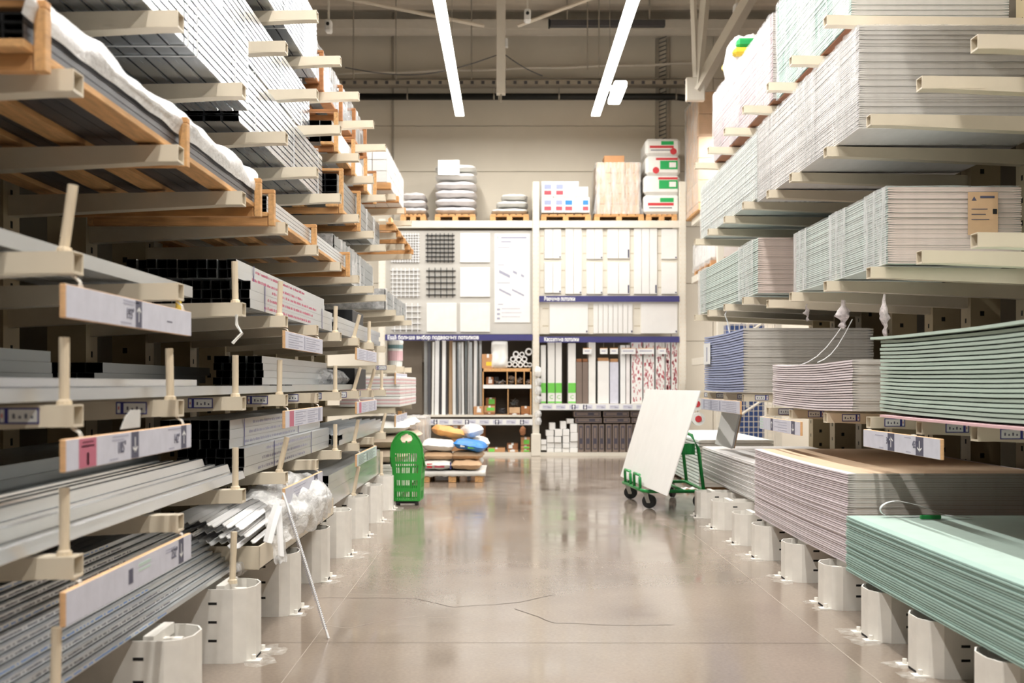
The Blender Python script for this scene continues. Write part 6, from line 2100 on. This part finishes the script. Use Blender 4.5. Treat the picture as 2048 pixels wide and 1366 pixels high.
B0 = [o for o in bpy.data.objects if o.name.startswith('building_bag')]
patch_on(B0[0], -0.10, 0.035, 0.07, 0.06, 'red', -0.285)
patch_on(B0[0], 0.03, 0.04, 0.13, 0.03, 'redpat', -0.290)
patch_on(B0[0], -0.175, 0.02, 0.02, 0.09, 'navy', -0.27)
patch_on(B0[0], 0.175, 0.02, 0.02, 0.09, 'navy', -0.27)
patch_on(B0[7], 0.02, 0.05, 0.10, 0.05, 'lime', -0.262)
patch_on(B0[7], 0.10, 0.045, 0.05, 0.04, 'pink', -0.255)
patch_on(B0[7], -0.10, 0.07, 0.06, 0.03, 'white', -0.258)

# green panel trolley with a white sheet
ct_ = thing('panel_trolley', 'green steel panel trolley with black casters parked by the board rack', 'trolley', (1.5, 12.3, 0))
zc_ = 0.185
fr = 0.019
c1, c2, c3, c4 = (1.30, 12.86), (1.40, 11.76), (2.05, 11.78), (2.02, 12.95)
obj('base_frame', MB().tube([(c1[0] + 0.05, c1[1], zc_), (c1[0], c1[1] - 0.05, zc_), (c2[0], c2[1] + 0.06, zc_), (c2[0] + 0.06, c2[1], zc_), (c3[0], c3[1], zc_), (c4[0], c4[1], zc_), (c1[0] + 0.05, c1[1], zc_)], fr, 8), 'green_steel', ct_, smooth=True)
for t in (0.3, 0.65):
    obj('cross_tube', MB().tube([(c2[0] + (c3[0] - c2[0]) * t, 11.78, zc_), (c1[0] + (c4[0] - c1[0]) * t, 12.88, zc_)], fr * 0.9, 8), 'green_steel', ct_, smooth=True)
for (ya, yb) in ((12.72, 12.42), (12.22, 11.92)):
    x_ = lambda y: c1[0] + (c2[0] - c1[0]) * (12.86 - y) / 1.10
    obj('stop_loop', MB().tube([(x_(ya), ya, zc_), (x_(ya) - 0.005, ya, zc_ + 0.13), (x_(ya) - 0.005, ya - 0.03, zc_ + 0.155), (x_(yb) - 0.005, yb + 0.03, zc_ + 0.155), (x_(yb) - 0.005, yb, zc_ + 0.13), (x_(yb), yb, zc_)], 0.016, 8), 'green_steel', ct_, smooth=True)
hx = 2.03
obj('handle_frame', MB().tube([(hx, 11.80, zc_), (hx - 0.05, 11.84, 0.62), (hx - 0.11, 11.90, 0.76), (hx - 0.16, 12.0, 0.785), (hx - 0.16, 12.75, 0.785), (hx - 0.11, 12.86, 0.76), (hx - 0.05, 12.92, 0.6), (hx, 12.94, zc_)], 0.019, 8), 'green_steel', ct_, smooth=True)
tp = MB().box(hx - 0.20, 11.95, 0.565, hx - 0.06, 12.85, 0.575)
obj('tool_basket', MB().box(hx - 0.24, 11.93, 0.56, hx - 0.07, 11.94, 0.67).box(hx - 0.24, 12.86, 0.56, hx - 0.07, 12.87, 0.67).box(hx - 0.245, 11.93, 0.63, hx - 0.24, 12.87, 0.67).box(hx - 0.245, 11.93, 0.555, hx - 0.07, 12.87, 0.565), 'green_steel', ct_)
for i in range(9):
    obj('basket_wire', MB().tube([(hx - 0.24 + 0.02 * i, 11.928, 0.55), (hx - 0.24 + 0.02 * i, 11.928, 0.66)], 0.003, 4), 'green_steel', ct_)


def caster(x, y, ang):
    cs = MB()
    cs.tube([(0.0, -0.018, 0.075), (0.0, 0.018, 0.075)], 0.073, 20)
    cs.rot(ang, 'Z').move((x, y, 0))
    w_ = obj('caster', cs, 'rubber', ct_)
    fk = MB()
    for s in (-1, 1):
        fk.prism([(-0.02, 0.06), (0.02, 0.06), (-0.01, 0.165), (-0.06, 0.165)], 'y', s * 0.026 - 0.002, s * 0.026 + 0.002)
    fk.box(-0.07, -0.03, 0.160, 0.0, 0.03, 0.168)
    fk.tube([(0, -0.03, 0.075), (0, 0.03, 0.075)], 0.018, 10)
    fk.rot(ang, 'Z').move((x, y, 0))
    obj('fork', fk, 'chrome', w_)


caster(1.47, 11.84, math.radians(-25))
caster(1.38, 12.80, math.radians(-20))
caster(1.88, 13.0, math.radians(60))
caster(2.0, 11.86, math.radians(-30))
zz = 0.225
q = [(1.30, 13.18, zz), (1.515, 10.87, zz), (1.835, 10.87, 1.232), (1.60, 13.18, 1.232)]
nrm = (Vector(q[1]) - Vector(q[0])).cross(Vector(q[3]) - Vector(q[0])).normalized() * 0.0125
if nrm.x < 0:
    nrm = -nrm
vs = [Vector(p) for p in q] + [Vector(p) + nrm for p in q]
ws = thing('loaded_sheet', 'large white plasterboard sheet leaning on the green panel trolley', 'board', (1.5, 12, zz))
obj('sheet_face', MB().add(vs, [(0, 1, 2, 3), (7, 6, 5, 4), (0, 4, 5, 1), (1, 5, 6, 2), (2, 6, 7, 3), (3, 7, 4, 0)]), 'white', ws, bevel=0.002)
obj('timber_offcut', MB().tube([(1.68, 12.2, 0.225), (1.765, 12.15, 0.52)], 0.03, 4), 'wood', label='orange timber offcut standing behind the leaning white sheet', cat='timber')
bs2 = MB().box(1.98, 13.2, 0, 2.2, 13.5, 0.05)
rub = thing('torn_cardboard', 'crumpled pale scrap on the floor by the far board posts', 'scrap', (1.9, 13.6, 0))
obj('scrap', MB().grid(lambda u, v: (1.95 + 0.35 * u, 13.6 + 0.3 * v, 0.012 + 0.05 * abs(nz(u * 5, v * 5))), 8, 8), 'bag_w', rub, smooth=True)
obj('scrap', MB().grid(lambda u, v: (2.12 + 0.16 * u, 13.55 + 0.15 * v, 0.008 + 0.06 * abs(nz(u * 4, v * 4, 5))), 6, 6), 'kraft_d', rub, smooth=True)

for o in bpy.data.objects:      # everything with a category is a thing unless said otherwise
    if 'category' in o and 'kind' not in o:
        o['kind'] = 'thing'
